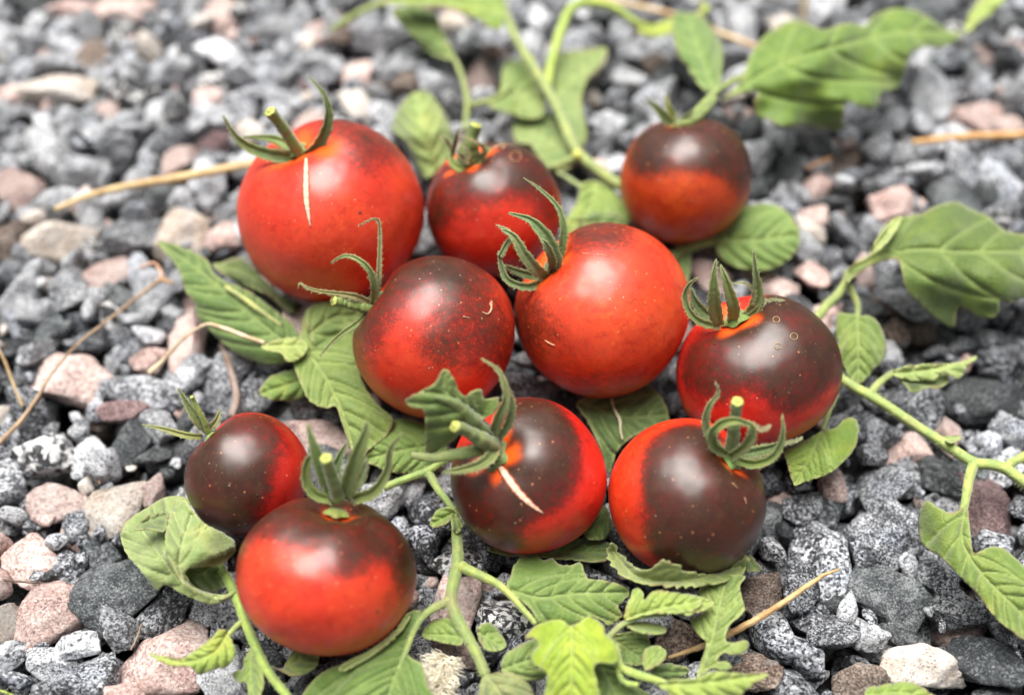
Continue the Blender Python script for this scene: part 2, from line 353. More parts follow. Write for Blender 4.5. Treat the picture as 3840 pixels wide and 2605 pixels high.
def leaf(parent, reg, outline, mid, zs, color_, name='leaflet', camber=0.25, wave=0.10, teeth=5.0, nv=5, vs=None, label=None, cat=None, dfix=None, offs=None, flip=False, tilt=None, fold=0.22):
    if tilt is None: tilt = random.uniform(-0.22, 0.22)
    if nv > 3: wave = wave * 1.6
    color = (color_[0] * 0.76, color_[1] * 0.71, color_[2] * 0.66)
    o2 = np.array(px(reg, outline)); m2 = np.array(px(reg, mid))
    n = len(o2); per = np.linalg.norm(np.diff(np.vstack([o2, o2[:1]]), axis=0), axis=1).sum()
    Pc = np.vstack([o2, o2[:3]]); cl = spl(np.vstack([o2[-1:], Pc]), int(per / 8) + 30)   # closed smooth outline
    i0 = np.argmin(np.linalg.norm(cl[: len(cl) // 3] - o2[0], axis=1)); i1 = len(cl) // 2 + np.argmin(np.linalg.norm(cl[len(cl) // 2:] - o2[0], axis=1))
    cl = cl[i0:i1]
    # small irregular teeth along the margin
    c0 = cl.mean(0); tg = np.roll(cl, -1, 0) - np.roll(cl, 1, 0); nr = np.stack([tg[:, 1], -tg[:, 0]], 1); nr /= np.linalg.norm(nr, axis=1)[:, None] + 1e-9
    area = 0.5 * np.sum(cl[:, 0] * np.roll(cl[:, 1], -1) - np.roll(cl[:, 0], -1) * cl[:, 1])
    if area < 0: nr = -nr
    ph = np.arange(len(cl)) * 8.0 / 44.0; saw = (ph + 0.3 * np.sin(ph * 1.7)) % 1.0
    cl = cl + nr * ((saw - 0.5) * teeth * (0.6 + 0.5 * np.sin(ph * 0.9)))[:, None]
    sp = max(9.0, math.sqrt(abs(area)) / 42.0)
    x0, y0 = cl.min(0); x1, y1 = cl.max(0)
    gx, gy = np.meshgrid(np.arange(x0, x1, sp), np.arange(y0, y1, sp * 0.87)); gx[::2] += sp / 2
    G = np.stack([gx.ravel(), gy.ravel()], 1) + rng.uniform(-1.5, 1.5, (gx.size, 2)); G = G[inside(cl, G)]
    clc = np.vstack([cl, cl[:1]]); dd, _, _ = segdist(G, clc); G = G[dd > sp * 0.55]
    A = np.vstack([cl, G]); nb = len(cl)
    r = delaunay_2d_cdt([Vector(p) for p in A], [], [list(range(nb))], 1, 1e-4)
    A = np.array([list(v) for v in r[0]]); F = [f for f in r[2] if len(f) >= 3]
    ed, _, _ = segdist(A, clc)
    md = spl(m2, 24); dm, tm, sm = segdist(A, md)
    wmax = np.percentile(dm, 95) + 1e-6
    veins = [(md, 9.0)]
    for k in range(nv):
        t = 0.06 + 0.80 * k / max(nv - 1, 1); i = int(t * 22)
        tgt = md[i + 1] - md[i]; tgt /= np.linalg.norm(tgt)
        for sg in (-1, 1):
            a0 = math.radians(56 - 12 * t) * sg + random.uniform(-.1, .1); d = np.array([tgt[0] * math.cos(a0) - tgt[1] * math.sin(a0), tgt[0] * math.sin(a0) + tgt[1] * math.cos(a0)])
            p = md[i].copy(); pl = [p.copy()]
            for _ in range(40):
                d = d + tgt * 0.035; d /= np.linalg.norm(d); p = p + d * wmax / 16; 
                if not inside(cl, p[None])[0]: break
                pl.append(p.copy())
            if len(pl) > 3: veins.append((np.array(pl), 5.5))
    vein = np.zeros(len(A)); quilt = np.full(len(A), 1e9)
    for pl, wv in veins:
        d_, _, _ = segdist(A, pl); vein = np.maximum(vein, np.exp(-(d_ / max(wv, sp * 0.75)) ** 2) * (1.0 if wv > 8 else 0.75)); quilt = np.minimum(quilt, d_)
    zb = np.interp(tm, np.linspace(0, 1, len(zs)), zs)
    nz = np.array([noise.noise(Vector((a * 0.006, b * 0.006, len(A) * 0.13))) for a, b in A])
    nz2 = np.array([noise.noise(Vector((a * 0.02, b * 0.02, 3.1))) for a, b in A])
    rel = dm / wmax
    zo = fold * rel - camber * 1.5 * rel ** 2 + wave * nz * (0.5 + rel) + 0.05 * nz2 * rel + 0.075 * np.minimum(quilt / 22.0, 1.0) ** 0.7 + tilt * rel * sm
    if flip: zo = -zo
    if dfix is None: V = [atz(a, b, z + e) for (a, b), z, e in zip(A, zb, zo)]
    else: V = [atd(a, b, dfix - z - e) for (a, b), z, e in zip(A, zb, zo)]
    c = sum(V, Vector()) / len(V)
    F2 = []
    for f in F:
        nn = (V[f[1]] - V[f[0]]).cross(V[f[2]] - V[f[0]]); F2.append(f if (nn.dot(CAM - V[f[0]]) > 0) != flip else f[::-1])
    root = Vector(V[int(np.argmin(np.linalg.norm(A - m2[0], axis=1)))])
    o = mk(name, V, F2, LEAF, parent, attrs=dict(vein=vein, rim=np.exp(-(ed / 6.0) ** 2)), color=color, thick=0.025, origin=root if parent is None else None)
    if label: tag(o, label, cat)
    return o

# ------------------------------------------------------------------ tomatoes: where they stand
# photo centre x, y, half width, half height (overview pixels), stem end (close-up), height of the underside, flattening
TS = {
 'T1': (752, 484, 212, 206, (690, 352), 0.15, 0.95), 'T2': (1120, 475, 152, 155, (1066, 372), 0.15, 0.97),
 'T3': (1555, 408, 150, 146, (1532, 284), 0.15, 0.96), 'T4': (988, 763, 178, 191, (846, 668), 0.25, 0.93),
 'T5': (1365, 704, 195, 201, (1240, 600), 0.25, 0.95), 'T6': (1717, 841, 187, 169, (1652, 718), 0.15, 0.88),
 'T7': (563, 1074, 141, 137, (474, 976), 0.15, 0.96), 'T8': (742, 1302, 205, 171, (772, 1136), 0.15, 0.83),
 'T9': (1199, 1079, 176, 179, (1118, 1018), 0.2, 0.96), 'T10': (1557, 1127, 182, 172, (1648, 1028), 0.2, 0.95)}
OV = 3840 / 2324.0
TOM = {}
for k, (cx, cy, hx, hy, st, zb, fl) in TS.items():
    R = 2.1
    for _ in range(12):
        c = atz(cx * OV, cy * OV, zb + R * 0.97); R = max(hx, hy) * OV * depth(c) / FPX * 0.985
    sx, sy = (st[0] - cx) / (max(hx, hy) * fl * 0.92), (cy - st[1]) / (max(hx, hy) * fl * 0.92); q = math.hypot(sx, sy); qm = 0.985
    if q > qm: sx, sy = sx * qm / q, sy * qm / q
    ax = (RT * sx + UP * sy - FW * math.sqrt(1 - sx * sx - sy * sy)).normalized()
    TOM[k] = dict(c=c, R=R, ax=ax, fl=fl)
def idir(u, v):
    q = math.hypot(u, v)
    if q > 1: u, v, q = u / q, v / q, 1
    return (RT * u + UP * v - FW * math.sqrt(max(0, 1 - q * q))).normalized()

# ------------------------------------------------------------------ ground and gravel
def ico(sub):
    bm = bmesh.new(); bmesh.ops.create_icosphere(bm, subdivisions=sub, radius=1.0)
    V = np.array([v.co[:] for v in bm.verts]); F = np.array([[v.index for v in f.verts] for f in bm.faces]); bm.free(); return V, F
ICO = {2: ico(2), 3: ico(3), 4: ico(4)}
def rock_shape(seed, sub, blunt=0.0):
    r = np.random.default_rng(seed); V, F = ICO[sub]; V = V.copy()
    o = r.uniform(0, 100, 3)
    nrm = []                                # well spread random face directions of a broken stone
    while len(nrm) < 10:
        c_ = r.normal(size=3); c_ /= np.linalg.norm(c_)
        if all(c_ @ n_ < 0.72 for n_ in nrm): nrm.append(c_)
    nrm = np.array(nrm); ds = r.uniform(0.55 + blunt, 1.0, len(nrm)); pw = r.uniform(16, 34)
    V = V * ((np.maximum(V @ nrm.T, 0) / ds) ** pw).sum(1)[:, None] ** (-1 / pw)
    V = np.clip(V, -1.25, 1.25)
    V = V * np.array([1.0, r.uniform(0.75, 1.0), r.uniform(0.68, 0.95)])
    for i, v in enumerate(V):
        q = Vector(v * 1.6 + o); V[i] = v * (1 + 0.07 * noise.noise(q * 1.1) + 0.055 * noise.noise(q * 2.9) + 0.040 * noise.noise(q * 6.0) + 0.020 * noise.noise(q * 12))
    V -= V.mean(0); return V / np.percentile(np.linalg.norm(V, axis=1), 88), F
NR = 22
ROCKV = {s_: [rock_shape(100 + i, s_, 0.08 * (i % 3)) for i in range(NR)] for s_ in (2, 3, 4)}
def rmat():
    m = Matrix.Rotation(random.uniform(0, 6.28), 3, 'Z') @ Matrix.Rotation(random.gauss(0, 0.5), 3, 'X') @ Matrix.Rotation(random.gauss(0, 0.5), 3, 'Y'); return m

class Grid:
    def __init__(s): s.d = {}; s.c = 1.6
    def add(s, x, y, z, r): s.d.setdefault((int(x // s.c), int(y // s.c)), []).append((x, y, z, r))
    def near(s, x, y):
        i, j = int(x // s.c), int(y // s.c)
        for a in (-1, 0, 1):
            for b in (-1, 0, 1):
                yield from s.d.get((i + a, j + b), ())
G = Grid()
def drop(x, y, r, floor):
    z = floor + r
    for (a, b, c, rr) in G.near(x, y):
        d2 = (x - a) ** 2 + (y - b) ** 2; s_ = (r + rr) * 0.86
        if d2 < s_ * s_: z = max(z, c + math.sqrt(s_ * s_ - d2))
    return z
# stones that stand out: overview x, y, width, height, material, shape seed, angle deg, label
SPECIAL = [
 (128, 200, 205, 80, CREAM, 3, -4, 'long pale cream stone, the lightest oblong one at the upper left'),
 (275, 14, 120, 70, PINK, 5, 0, 'pale pink stone cut by the top edge left of the vine'),
 (170, 12, 120, 50, PINK, 8, 0, 'dull pink stone at the top edge beside the paler pink one'),
 (38, 418, 110, 95, PINK, 11, -30, 'rust pink stone at the left edge under the long cream one'),
 (120, 530, 150, 115, CREAM, 2, 10, 'broad cream stone left of the white stone near the straw end'),
 (22, 540, 70, 100, BROWN, 9, 60, 'orange tan stone at the left edge'),
 (392, 520, 135, 115, CREAM, 14, 40, 'white angular stone just above the tip of the pointed leaf'),
 (505, 535, 90, 70, PINK, 6, 20, 'small pinkish tan stone touching the left side of the cracked red tomato'),
 (155, 850, 190, 115, PINK, 1, -12, 'long pink granite stone under the thin brown twig'),
 (425, 765, 85, 150, PINK, 7, 62, 'upright pink stone left of the pointed leaf'),
 (335, 810, 80, 60, PINK, 10, 0, 'small flat pink stone left of the upright pink one'),
 (130, 1132, 130, 85, PINK, 12, -15, 'rose pink heart shaped stone left of the smallest tomato'),
 (258, 1150, 130, 120, CREAM, 4, 0, 'cream stone with a dark corner above the pale curled leaf'),
 (340, 1112, 66, 74, PINK, 13, 60, 'small salmon stone right of the cream stone with a dark corner'),
 (55, 1262, 112, 115, PINK, 15, 0, 'squarish speckled pink stone at the left edge'),
 (100, 1380, 175, 160, PINK, 0, 40, 'large rough salmon pink stone at the lower left'),
 (250, 1338, 180, 175, SLATE, 16, 45, 'large smooth dark slate stone beside the salmon pink one'),
 (372, 1495, 205, 170, PINK, 17, 30, 'large pale pink granite block under the small bright leaf'),
 (2085, 1508, 195, 115, CREAM, 18, -12, 'white stone with a dark end at the lower right'),
 (2255, 1152, 112, 165, PURPLE, 19, 80, 'polished reddish brown stone beside the right hand stem'),
 (2225, 257, 115, 95, PINK, 20, 0, 'pale rose stone above the tan straw at the right'),
 (2022, 460, 115, 88, PINK, 21, -10, 'soft pink stone above the large right hand leaf'),
 (1090, 172, 85, 85, PINK, 2, 40, 'pale pink stone between the two vine stems at the top'),
 (812, 163, 82, 72, PINK, 6, -20, 'pinkish stone above the cracked red tomato'),
 (920, 192, 78, 72, BROWN, 3, 0, 'round tan stone right of the pinkish one above the red tomatoes'),
 (704, 270, 80, 60, PINK, 15, 30, 'pink stone behind the sepals of the cracked red tomato'),
 (1028, 50, 80, 42, CREAM, 9, -20, 'small white stone under the top leaf of the vine'),
 (1728, 1342, 118, 85, BROWN, 10, 35, 'rough tan stone right of the curled leaf under the darkest tomato'),
 (1540, 1440, 95, 88, BROWN, 12, 0, 'brownish stone framed by the small leaves at the bottom'),
 (2010, 1200, 165, 145, GREY, 14, 0, 'rounded grey speckled stone between the darkest tomato and the right stem'),
 (1880, 1258, 140, 165, GREY, 5, 60, 'tall speckled grey stone touching the tip of the straw'),
 (2032, 1342, 165, 130, SLATE, 11, -20, 'dark smooth stone under the rounded speckled one'),
 (2178, 1372, 135, 95, GREY, 13, -10, 'banded dark grey stone beside the hanging right leaf'),
 (1145, 1405, 120, 95, MARBLE, 7, -35, 'black and white marbled stone beside the forked stem'),
 (1850, 488, 70, 55, PINK, 4, 30, 'small pink stone right of the dark round tomato'),
 (2040, 750, 66, 66, BROWN, 1, -40, 'small tan stone under the lobes of the right hand leaf'),
 (1765, 645, 95, 72, PINK, 8, -20, 'smooth peach stone behind the sepals of the tomato with ring marks'),
 (1848, 622, 85, 55, PINK, 16, -40, 'narrow pink stone right of the smooth peach one'),
 (1950, 1545, 150, 90, BROWN, 18, 20, 'flat beige stone below the white stone at the bottom'),
 (1100, 1235, 100, 110, GREY, 19, -50, 'speckled grey stone under the cracked dark tomato'),
 (310, 880, 190, 90, LIGHT, 20, -10, 'light grey streaked stone right of the long pink granite one'),
 (95, 1030, 150, 100, MARBLE, 21, 0, 'black and cream speckled stone at the left above the heart shaped one'),
 (1640, 1470, 90, 120, SLATE, 0, 0, 'dark stone right of the feathery pale leaf'),
 (2240, 900, 160, 120, SLATE, 5, 10, 'big dark stone right of the small curled leaflet'),
 (2090, 920, 150, 140, GREY, 3, 20, 'sparkling grey stone just under the small curled leaflet'),
]
STONES = []                                # x, y, z, r, mat, shape, M, scale3, special
X0, X1, Y0, Y1 = -33, 33, -18, 34
for _ in range(5600):                      # lower layer
    r = 0.5 * math.exp(random.gauss(0, 0.2)); x, y = random.uniform(X0, X1), random.uniform(Y0, Y1)
    z = drop(x, y, r, -2.4)
    if z > -0.95: continue
    G.add(x, y, z, r); STONES.append([x, y, z, r, None, random.randrange(NR), rmat(), None, None])
def ground_width(wpx, p): return wpx * OV * depth(p) / FPX
for (a, b, ww, hh, mt, sh, ang, lab) in SPECIAL:
    p = atz(a * OV, b * OV, 0.0); W = ground_width(ww, p) / 2 * 1.02; H = ground_width(hh, p) / 2 / math.sin(PITCH) * 0.9
    L, S = max(W, H), min(W, H); r = math.sqrt(W * H); Zr = 0.72 * S + 0.1
    th = math.radians(0 if W >= H else 90)
    if ang and W >= H: th += math.radians(ang) * 0.5
    z = 0.10 - Zr * 0.62
    M = Matrix.Rotation(th, 3, 'Z'); cnt = 3
    for i in range(-1, 2):
        d = Vector((math.cos(th), math.sin(th), 0)) * (L - S) * 0.75 * i; G.add(p.x + d.x, p.y + d.y, z - 0.05, S * 1.02)
    STONES.append([p.x, p.y, z, r, mt, sh, M, (L * 1.08, S * 1.08, Zr), lab])
fails = 0; level = 0.12
while fails < 3600:                        # upper layer: each stone settles into the lowest of a few spots
    r = min(0.45 * math.exp(random.gauss(0, 0.32)), 0.9)
    if fails > 3100: r = random.uniform(0.24, 0.36)
    best = None
    for _ in range(5):
        x, y = random.uniform(X0, X1), random.uniform(Y0, Y1); z = drop(x, y, r, -2.0)
        if best is None or z < best[2]: best = (x, y, z)
    x, y, z = best
    if z + r * 0.55 > level + (0.22 if r > 0.4 else 0.02): fails += 1; continue
    G.add(x, y, z, r); STONES.append([x, y, z, r, None, random.randrange(NR), rmat(), None, None]); fails = max(0, fails - 1)
for _ in range(9000):                      # grit in the gaps
    r = random.uniform(0.09, 0.20); x, y = random.uniform(-20, 20), random.uniform(-14, 20); z = drop(x, y, r, -2.0)
    if -0.9 < z < -0.05: G.add(x, y, z, r); STONES.append([x, y, z, r, None, random.randrange(NR), rmat(), None, None])
ground = mk('ground', [(-400, -400, -2.6), (400, -400, -2.6), (400, 400, -2.6), (-400, 400, -2.6)], [(0, 1, 2, 3)], GROUNDM, origin=(0, 0, -2.6))
tag(ground, 'grey gravel ground with dark dirt under the stones', kind='structure')

hi_mesh = {}
def rock_mesh(i):
    if i not in hi_mesh:
        V, F = ROCKV[4][i]; me = bpy.data.meshes.new('stone'); me.from_pydata((V * K).tolist(), [], F.tolist())
        me.polygons.foreach_set('use_smooth', [True] * len(me.polygons)); me.materials.append(None); hi_mesh[i] = me
    return hi_mesh[i]
def put_stone(s_, name, parent):
    x, y, z, r, mt, sh, M, sc, lab = s_
    o = bpy.data.objects.new(name, rock_mesh(sh)); COL.objects.link(o)
    o.material_slots[0].link = 'OBJECT'; o.material_slots[0].material = ROCK[mt]
    sc = sc or (r * 1.12,) * 3
    mw = Matrix.Translation(Vector((x, y, z)) * K) @ M.to_4x4() @ Matrix.Diagonal((*sc, 1))
    if parent: o.parent = parent; mw = Matrix.Translation(-worig(parent)) @ mw
    o.matrix_local = mw; return o
def hidden(x, y, z):
    p = Vector((x, y, z)); a, b = proj(p)
    if not (-40 < a < 3880 and -40 < b < 2645): return True
    d = (CAM - p).normalized()
    for t in TOM.values():
        v = t['c'] - p; tt = v.dot(d)
        if tt > 0 and (v - d * tt).length < t['R'] * 0.97: return True
    for (a2, b2, c2, r2) in G.near(x, y):
        if c2 > z + 0.15 and (Vector((a2, b2, c2)) - p - d * (Vector((a2, b2, c2)) - p).dot(d)).length < r2 * 0.8: return True
    return False
cand = []
for i, s_ in enumerate(STONES):
    if s_[4] is None:
        far = min(max((s_[1] + 8) / 22 - s_[0] / 60, 0), 1)       # more pale stones toward the far left, painting in the sky's sheen
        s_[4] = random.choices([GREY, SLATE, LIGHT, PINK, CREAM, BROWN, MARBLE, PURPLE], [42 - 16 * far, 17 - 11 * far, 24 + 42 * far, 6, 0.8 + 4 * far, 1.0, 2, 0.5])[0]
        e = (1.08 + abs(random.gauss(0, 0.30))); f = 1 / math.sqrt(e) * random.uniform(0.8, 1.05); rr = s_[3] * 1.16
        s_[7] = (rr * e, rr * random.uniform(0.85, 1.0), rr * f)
    if s_[8]: continue
    if not hidden(s_[0], s_[1], s_[2]) and s_[2] > -1.1:
        cand.append((s_[3] / depth(Vector(s_[:3])), i))
cand.sort(reverse=True); single = set(i for _, i in cand[:298]); seen = set(i for _, i in cand[:1300])
stuffV = []; stuffF = []; stuffM = []; nv = 0
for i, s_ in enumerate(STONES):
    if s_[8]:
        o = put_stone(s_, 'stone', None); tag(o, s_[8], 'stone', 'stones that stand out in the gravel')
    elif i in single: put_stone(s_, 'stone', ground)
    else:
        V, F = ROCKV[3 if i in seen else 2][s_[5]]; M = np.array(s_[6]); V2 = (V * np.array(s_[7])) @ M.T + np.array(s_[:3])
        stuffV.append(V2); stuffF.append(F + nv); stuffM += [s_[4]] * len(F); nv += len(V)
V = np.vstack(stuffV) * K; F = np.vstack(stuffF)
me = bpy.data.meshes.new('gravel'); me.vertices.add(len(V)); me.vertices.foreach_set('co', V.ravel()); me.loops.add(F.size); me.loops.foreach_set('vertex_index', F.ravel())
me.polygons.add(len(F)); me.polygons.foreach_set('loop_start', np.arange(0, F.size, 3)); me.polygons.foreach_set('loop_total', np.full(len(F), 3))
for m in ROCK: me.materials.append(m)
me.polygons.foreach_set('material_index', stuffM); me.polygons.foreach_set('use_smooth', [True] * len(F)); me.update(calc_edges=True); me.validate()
o = bpy.data.objects.new('gravel', me); COL.objects.link(o); tag(o, 'loose grey and pink crushed stone gravel all over the ground', kind='stuff')
print('stones', len(STONES), 'singles', len(single), 'stuff tris', len(F))

# ------------------------------------------------------------------ tomato bodies
RED = (0.57, 0.043, 0.013); REDO = (0.56, 0.053, 0.013); DRED = (0.42, 0.018, 0.009); RUST = (0.42, 0.050, 0.007)
def ss(x): x = np.clip(x, 0, 1); return x * x * (3 - 2 * x)
def tomato(key, label, color, blobs, orange, ribs=0.010):
    t = TOM[key]; c, R, ax, fl = t['c'], t['R'], t['ax'], t['fl']
    root = empty('tomato', (c.x, c.y, c.z - R), label, 'tomato', 'ripe dark shouldered tomatoes on the gravel')
    X = ax.cross(RT).normalized() if abs(ax.dot(RT)) < 0.95 else ax.cross(UP).normalized(); Y = ax.cross(X)
    NS, NRg = 112, 76; V = []; F = []; N = []
    sd_ = hash(key) % 7 if False else sum(map(ord, key))
    for i in range(NRg + 1):
        th = math.pi * i / NRg
        for j in range(NS):
            ph = 2 * math.pi * j / NS
            rib = ribs * math.cos(5 * ph + sd_) * math.exp(-((th - 0.5) / 0.55) ** 2) + 0.006 * math.cos(3 * ph + sd_ * 2)
            dent = 0.17 * math.exp(-(th / 0.30) ** 2) + 0.03 * math.exp(-((math.pi - th) / 0.2) ** 2)
            nv_ = noise.noise(Vector((math.sin(th) * math.cos(ph) * 1.1 + sd_, math.sin(th) * math.sin(ph) * 1.1, math.cos(th) * 1.1))); r = R * (1 + rib + 0.030 * nv_) ; zz = math.cos(th) * fl * (1 + 0.035 * math.sin(th) ** 2) - (dent if th < 1.6 else -dent)
            rr = math.sin(th) ** 0.94
            v = X * (rr * math.cos(ph)) + Y * (rr * math.sin(ph)) + ax * zz
            V.append(c + v * r); N.append((X * math.sin(th) * math.cos(ph) + Y * math.sin(th) * math.sin(ph) + ax * math.cos(th))[:])
    for i in range(NRg):
        for j in range(NS):
            j2 = (j + 1) % NS; F.append((i * NS + j, (i + 1) * NS + j, (i + 1) * NS + j2, i * NS + j2))
    N = np.array(N); inv = np.ones(len(N))
    for (u, v, rad, soft, st) in blobs:
        a = np.degrees(np.arccos(np.clip(N @ np.array(idir(u, v)), -1, 1))); inv *= 1 - st * ss((rad + soft / 2 - a) / soft)
    dark = 1 - inv
    a = np.degrees(np.arccos(np.clip(N @ np.array(ax), -1, 1)))
    ph = np.arctan2(N @ np.array(Y), N @ np.array(X))
    star = orange[0] * (1 + orange[1] * np.cos(5 * ph + sd_))
    og = ss((star + 12 - a) / 22)
    for (u, v, rad) in orange[2:]:
        b = np.degrees(np.arccos(np.clip(N @ np.array(idir(u, v)), -1, 1))); og = np.maximum(og, ss((rad + 10 - b) / 20))
    t['bvh'] = BVHTree.FromPolygons([Vector(p) for p in V], F)
    mk('skin', V, F, SKIN, root, attrs=dict(dark=dark, orange=og), color=color)
    t['root'] = root; t['stem'] = c + ax * (R * fl * 0.90); return root
def surf(key, reg, x, y, lift=0.0):        # the point of a tomato's skin seen at a photo position
    t = TOM[key]; (a, b), = px(reg, [(x, y)]); d = ray(a, b).normalized()
    loc, nn, _, _ = t['bvh'].ray_cast(CAM, d)
    if loc is None: loc, nn, _, _ = t['bvh'].find_nearest(CAM + d * (t['c'] - CAM).dot(d))
    if nn.dot(t['c'] - loc) > 0: nn = -nn
    return loc + nn * lift
tomato('T1', 'largest bright red tomato at the top left with a straight white crack below its stem', RED,
       [(0.35, 0.9, 35, 40, .55), (0.35, 0.45, 22, 40, .30), (-0.1, 0.45, 25, 35, .22), (0.9, -0.1, 20, 40, .18)], (13, 0.2, (0.05, 0.62, 10)))
tomato('T2', 'brownish red tomato with thick stem stub and orange star behind the two middle ones', (0.5, 0.028, 0.01),
       [(0.35, 0.80, 44, 35, .97), (-0.6, 0.35, 34, 35, .75), (0.0, 0.35, 26, 30, .55), (0.75, 0.1, 25, 40, .5), (-0.9, -0.2, 22, 30, .5)], (17, 0.38))
tomato('T3', 'small round tomato standing apart, top right, black above and rusty orange below', RUST,
       [(0.1, 0.75, 52, 26, 1.0), (-0.6, 0.40, 28, 30, .8), (0.75, 0.2, 30, 30, .8)], (7, 0.2))
tomato('T4', 'middle left tomato with dusky grey top and stem on its left side', RED,
       [(0.0, 0.95, 42, 40, .98), (-0.75, 0.45, 34, 40, .75), (0.55, 0.15, 30, 50, .62), (-0.9, -0.1, 24, 30, .45), (0.1, -0.15, 16, 30, .35), (0.85, -0.2, 20, 40, .4)], (9, 0.2))
tomato('T5', 'middle right bright red tomato with curled green sepals on its upper left', REDO,
       [(-0.1, 0.9, 26, 35, .72), (-0.95, -0.1, 28, 40, .62), (0.35, 0.3, 20, 40, .2), (0.0, -0.9, 30, 40, .32), (-0.5, -0.3, 16, 40, .25)], (16, 0.2))
tomato('T6', 'right hand tomato with black shoulder, small ring marks and an orange band under its sepals', (0.52, 0.022, 0.012),
       [(0.35, 0.6, 44, 25, 1.0), (-0.7, 0.2, 32, 30, .82), (0.3, -0.05, 26, 26, .85), (-0.1, 0.3, 26, 35, .7), (0.85, 0.2, 22, 25, .85)], (16, 0.25))
tomato('T7', 'smallest tomato at the far left, dark brown with a red right side', (0.44, 0.02, 0.01),
       [(-0.50, 0.10, 60, 34, 1.0), (0.2, 0.75, 34, 40, .85), (0.15, -0.1, 24, 40, .6), (-0.2, -0.8, 34, 40, .7)], (5, 0.2))
tomato('T8', 'wide flat red tomato at the bottom left with black shoulders and spread green sepals', RED,
       [(0.45, 0.85, 38, 30, .95), (-0.55, 0.85, 34, 32, .90), (0.92, 0.35, 25, 32, .85), (0.35, 0.45, 15, 28, .8), (-0.9, 0.35, 18, 35, .7), (-0.1, 0.9, 30, 24, .9), (0.95, -0.2, 14, 30, .3)], (6, 0.2), ribs=0.020)
tomato('T9', 'bottom middle tomato with a diagonal pale crack and dark left side', (0.56, 0.02, 0.01),
       [(-0.75, -0.25, 42, 25, 1.0), (0.1, 0.55, 34, 28, .95), (-0.2, 0.05, 30, 28, .92), (0.2, 0.1, 24, 28, .85), (-0.45, -0.65, 22, 25, .9), (0.0, 0.95, 26, 30, .7)], (15, 0.35, (-0.25, 0.42, 4)))
tomato('T10', 'darkest tomato, almost black brown with an orange red left edge, bottom right', (0.56, 0.036, 0.009),
       [(0.42, -0.1, 63, 32, 1.0), (0.0, 0.55, 38, 24, 1.0), (0.1, -0.55, 34, 24, .98)], (9, 0.25))

def crack(key, reg, pts, wd, mat=None, name='crack', lift=0.004):
    P = spl(px(reg, pts), 26); V = []; F = []
    t = TOM[key]
    for i in range(26):
        s_ = i / 25; w_ = wd * math.sin(math.pi * (0.10 + 0.90 * s_)) ** 0.8 * ZS + 0.6
        w_ *= 1 + 0.12 * math.sin(i * 2.1)
        tg = P[min(i + 1, 25)] - P[max(i - 1, 0)]; tg /= np.linalg.norm(tg); nn = np.array([-tg[1], tg[0]])
        for k in (-1, -0.5, 0, 0.5, 1):
            q = P[i] + nn * k * w_ / 2; V.append(surf(key, 'Q', q[0], q[1], 0.012 * (1 - k * k) + lift - 0.012 * (1 - abs(k))))
    for i in range(25):
        for k in range(4): F.append((i * 5 + k, i * 5 + k + 1, (i + 1) * 5 + k + 1, (i + 1) * 5 + k))
    return mk(name, V, F, mat or CRACK, t['root'], thick=0.006 if mat else 0.01)
_px = px
def px(reg, pts): return [tuple(p) for p in pts] if reg == 'Q' else _px(reg, pts)
crack('T1', 'A', [(2012, 1040), (2010, 1150), (2012, 1300), (2025, 1400), (2040, 1490)], 32)
crack('T1', 'A', [(2010, 1035), (2010, 1150), (2012, 1300), (2025, 1400), (2042, 1505)], 50, CEDGE, 'crack_margin', -0.001)
crack('T9', 'H', [(1130, 10), (1190, 90), (1290, 230), (1380, 320), (1470, 385)], 40)
crack('T9', 'H', [(1125, 0), (1190, 90), (1290, 230), (1380, 320), (1478, 392)], 60, CEDGE, 'crack_margin', -0.001)
def ringmark(key, reg, x, y, r):
    P = [surf(key, reg, x + math.cos(a) * r, y + math.sin(a) * r * 0.9, 0.01) for a in np.linspace(0, 2 * math.pi, 20)]
    V, F = tube_geo(P, [0.011] * 20, 6, 0.0); mk('ring_mark', V, F, RINGM, TOM[key]['root'])
for a in ((650, 612, 22), (765, 722, 24), (660, 785, 22)): ringmark('T6', 'F', *a)
ringmark('T2', 'B', 1285, 1030, 36)
def scar(key, reg, pts, w_=0.022):
    P = [surf(key, reg, a, b, 0.01) for a, b in pts]
    tube('scar', P, [w_ * 0.5] + [w_] * (len(P) - 2) + [w_ * 0.4] if len(P) > 2 else [w_, w_ * .4], SCARM, TOM[key]['root'], sides=6, ridge=0, n=12)
scar('T4', 'E', [(1115, 500), (1125, 540), (1100, 575), (1065, 560)], 0.026); scar('T4', 'E', [(1125, 490), (1130, 545)]); scar('T4', 'E', [(940, 590), (985, 600)], .015)
scar('T5', 'E', [(1480, 745), (1510, 765), (1545, 780)]); scar('T5', 'E', [(1820, 185), (1890, 195)], .015); scar('T5', 'E', [(1720, 175), (1790, 180)], .012)
scar('T2', 'B', [(1110, 990), (1180, 960), (1280, 935)], 0.035); scar('T2', 'B', [(1200, 975), (1300, 940)], 0.03)
scar('T10', 'I', [(360, 185), (395, 220)], .014); scar('T10', 'I', [(440, 280), (452, 320)], .014)
def speck(key, reg, x, y, r=0.035):
    p = surf(key, reg, x, y, 0.0); n_ = (p - TOM[key]['c']).normalized(); V, F = ICO[2]
    W = [p + Vector(v) * r - n_ * Vector(v).dot(n_) * r * 0.5 for v in V]; mk('dark_speck', W, F, SPECKM, TOM[key]['root'])
speck('T8', 'H', 378, 1028); speck('T1', 'B', 262, 1398, 0.04); speck('T6', 'F', 252, 772, .04); speck('T7', 'G', 1690, 265, .03)

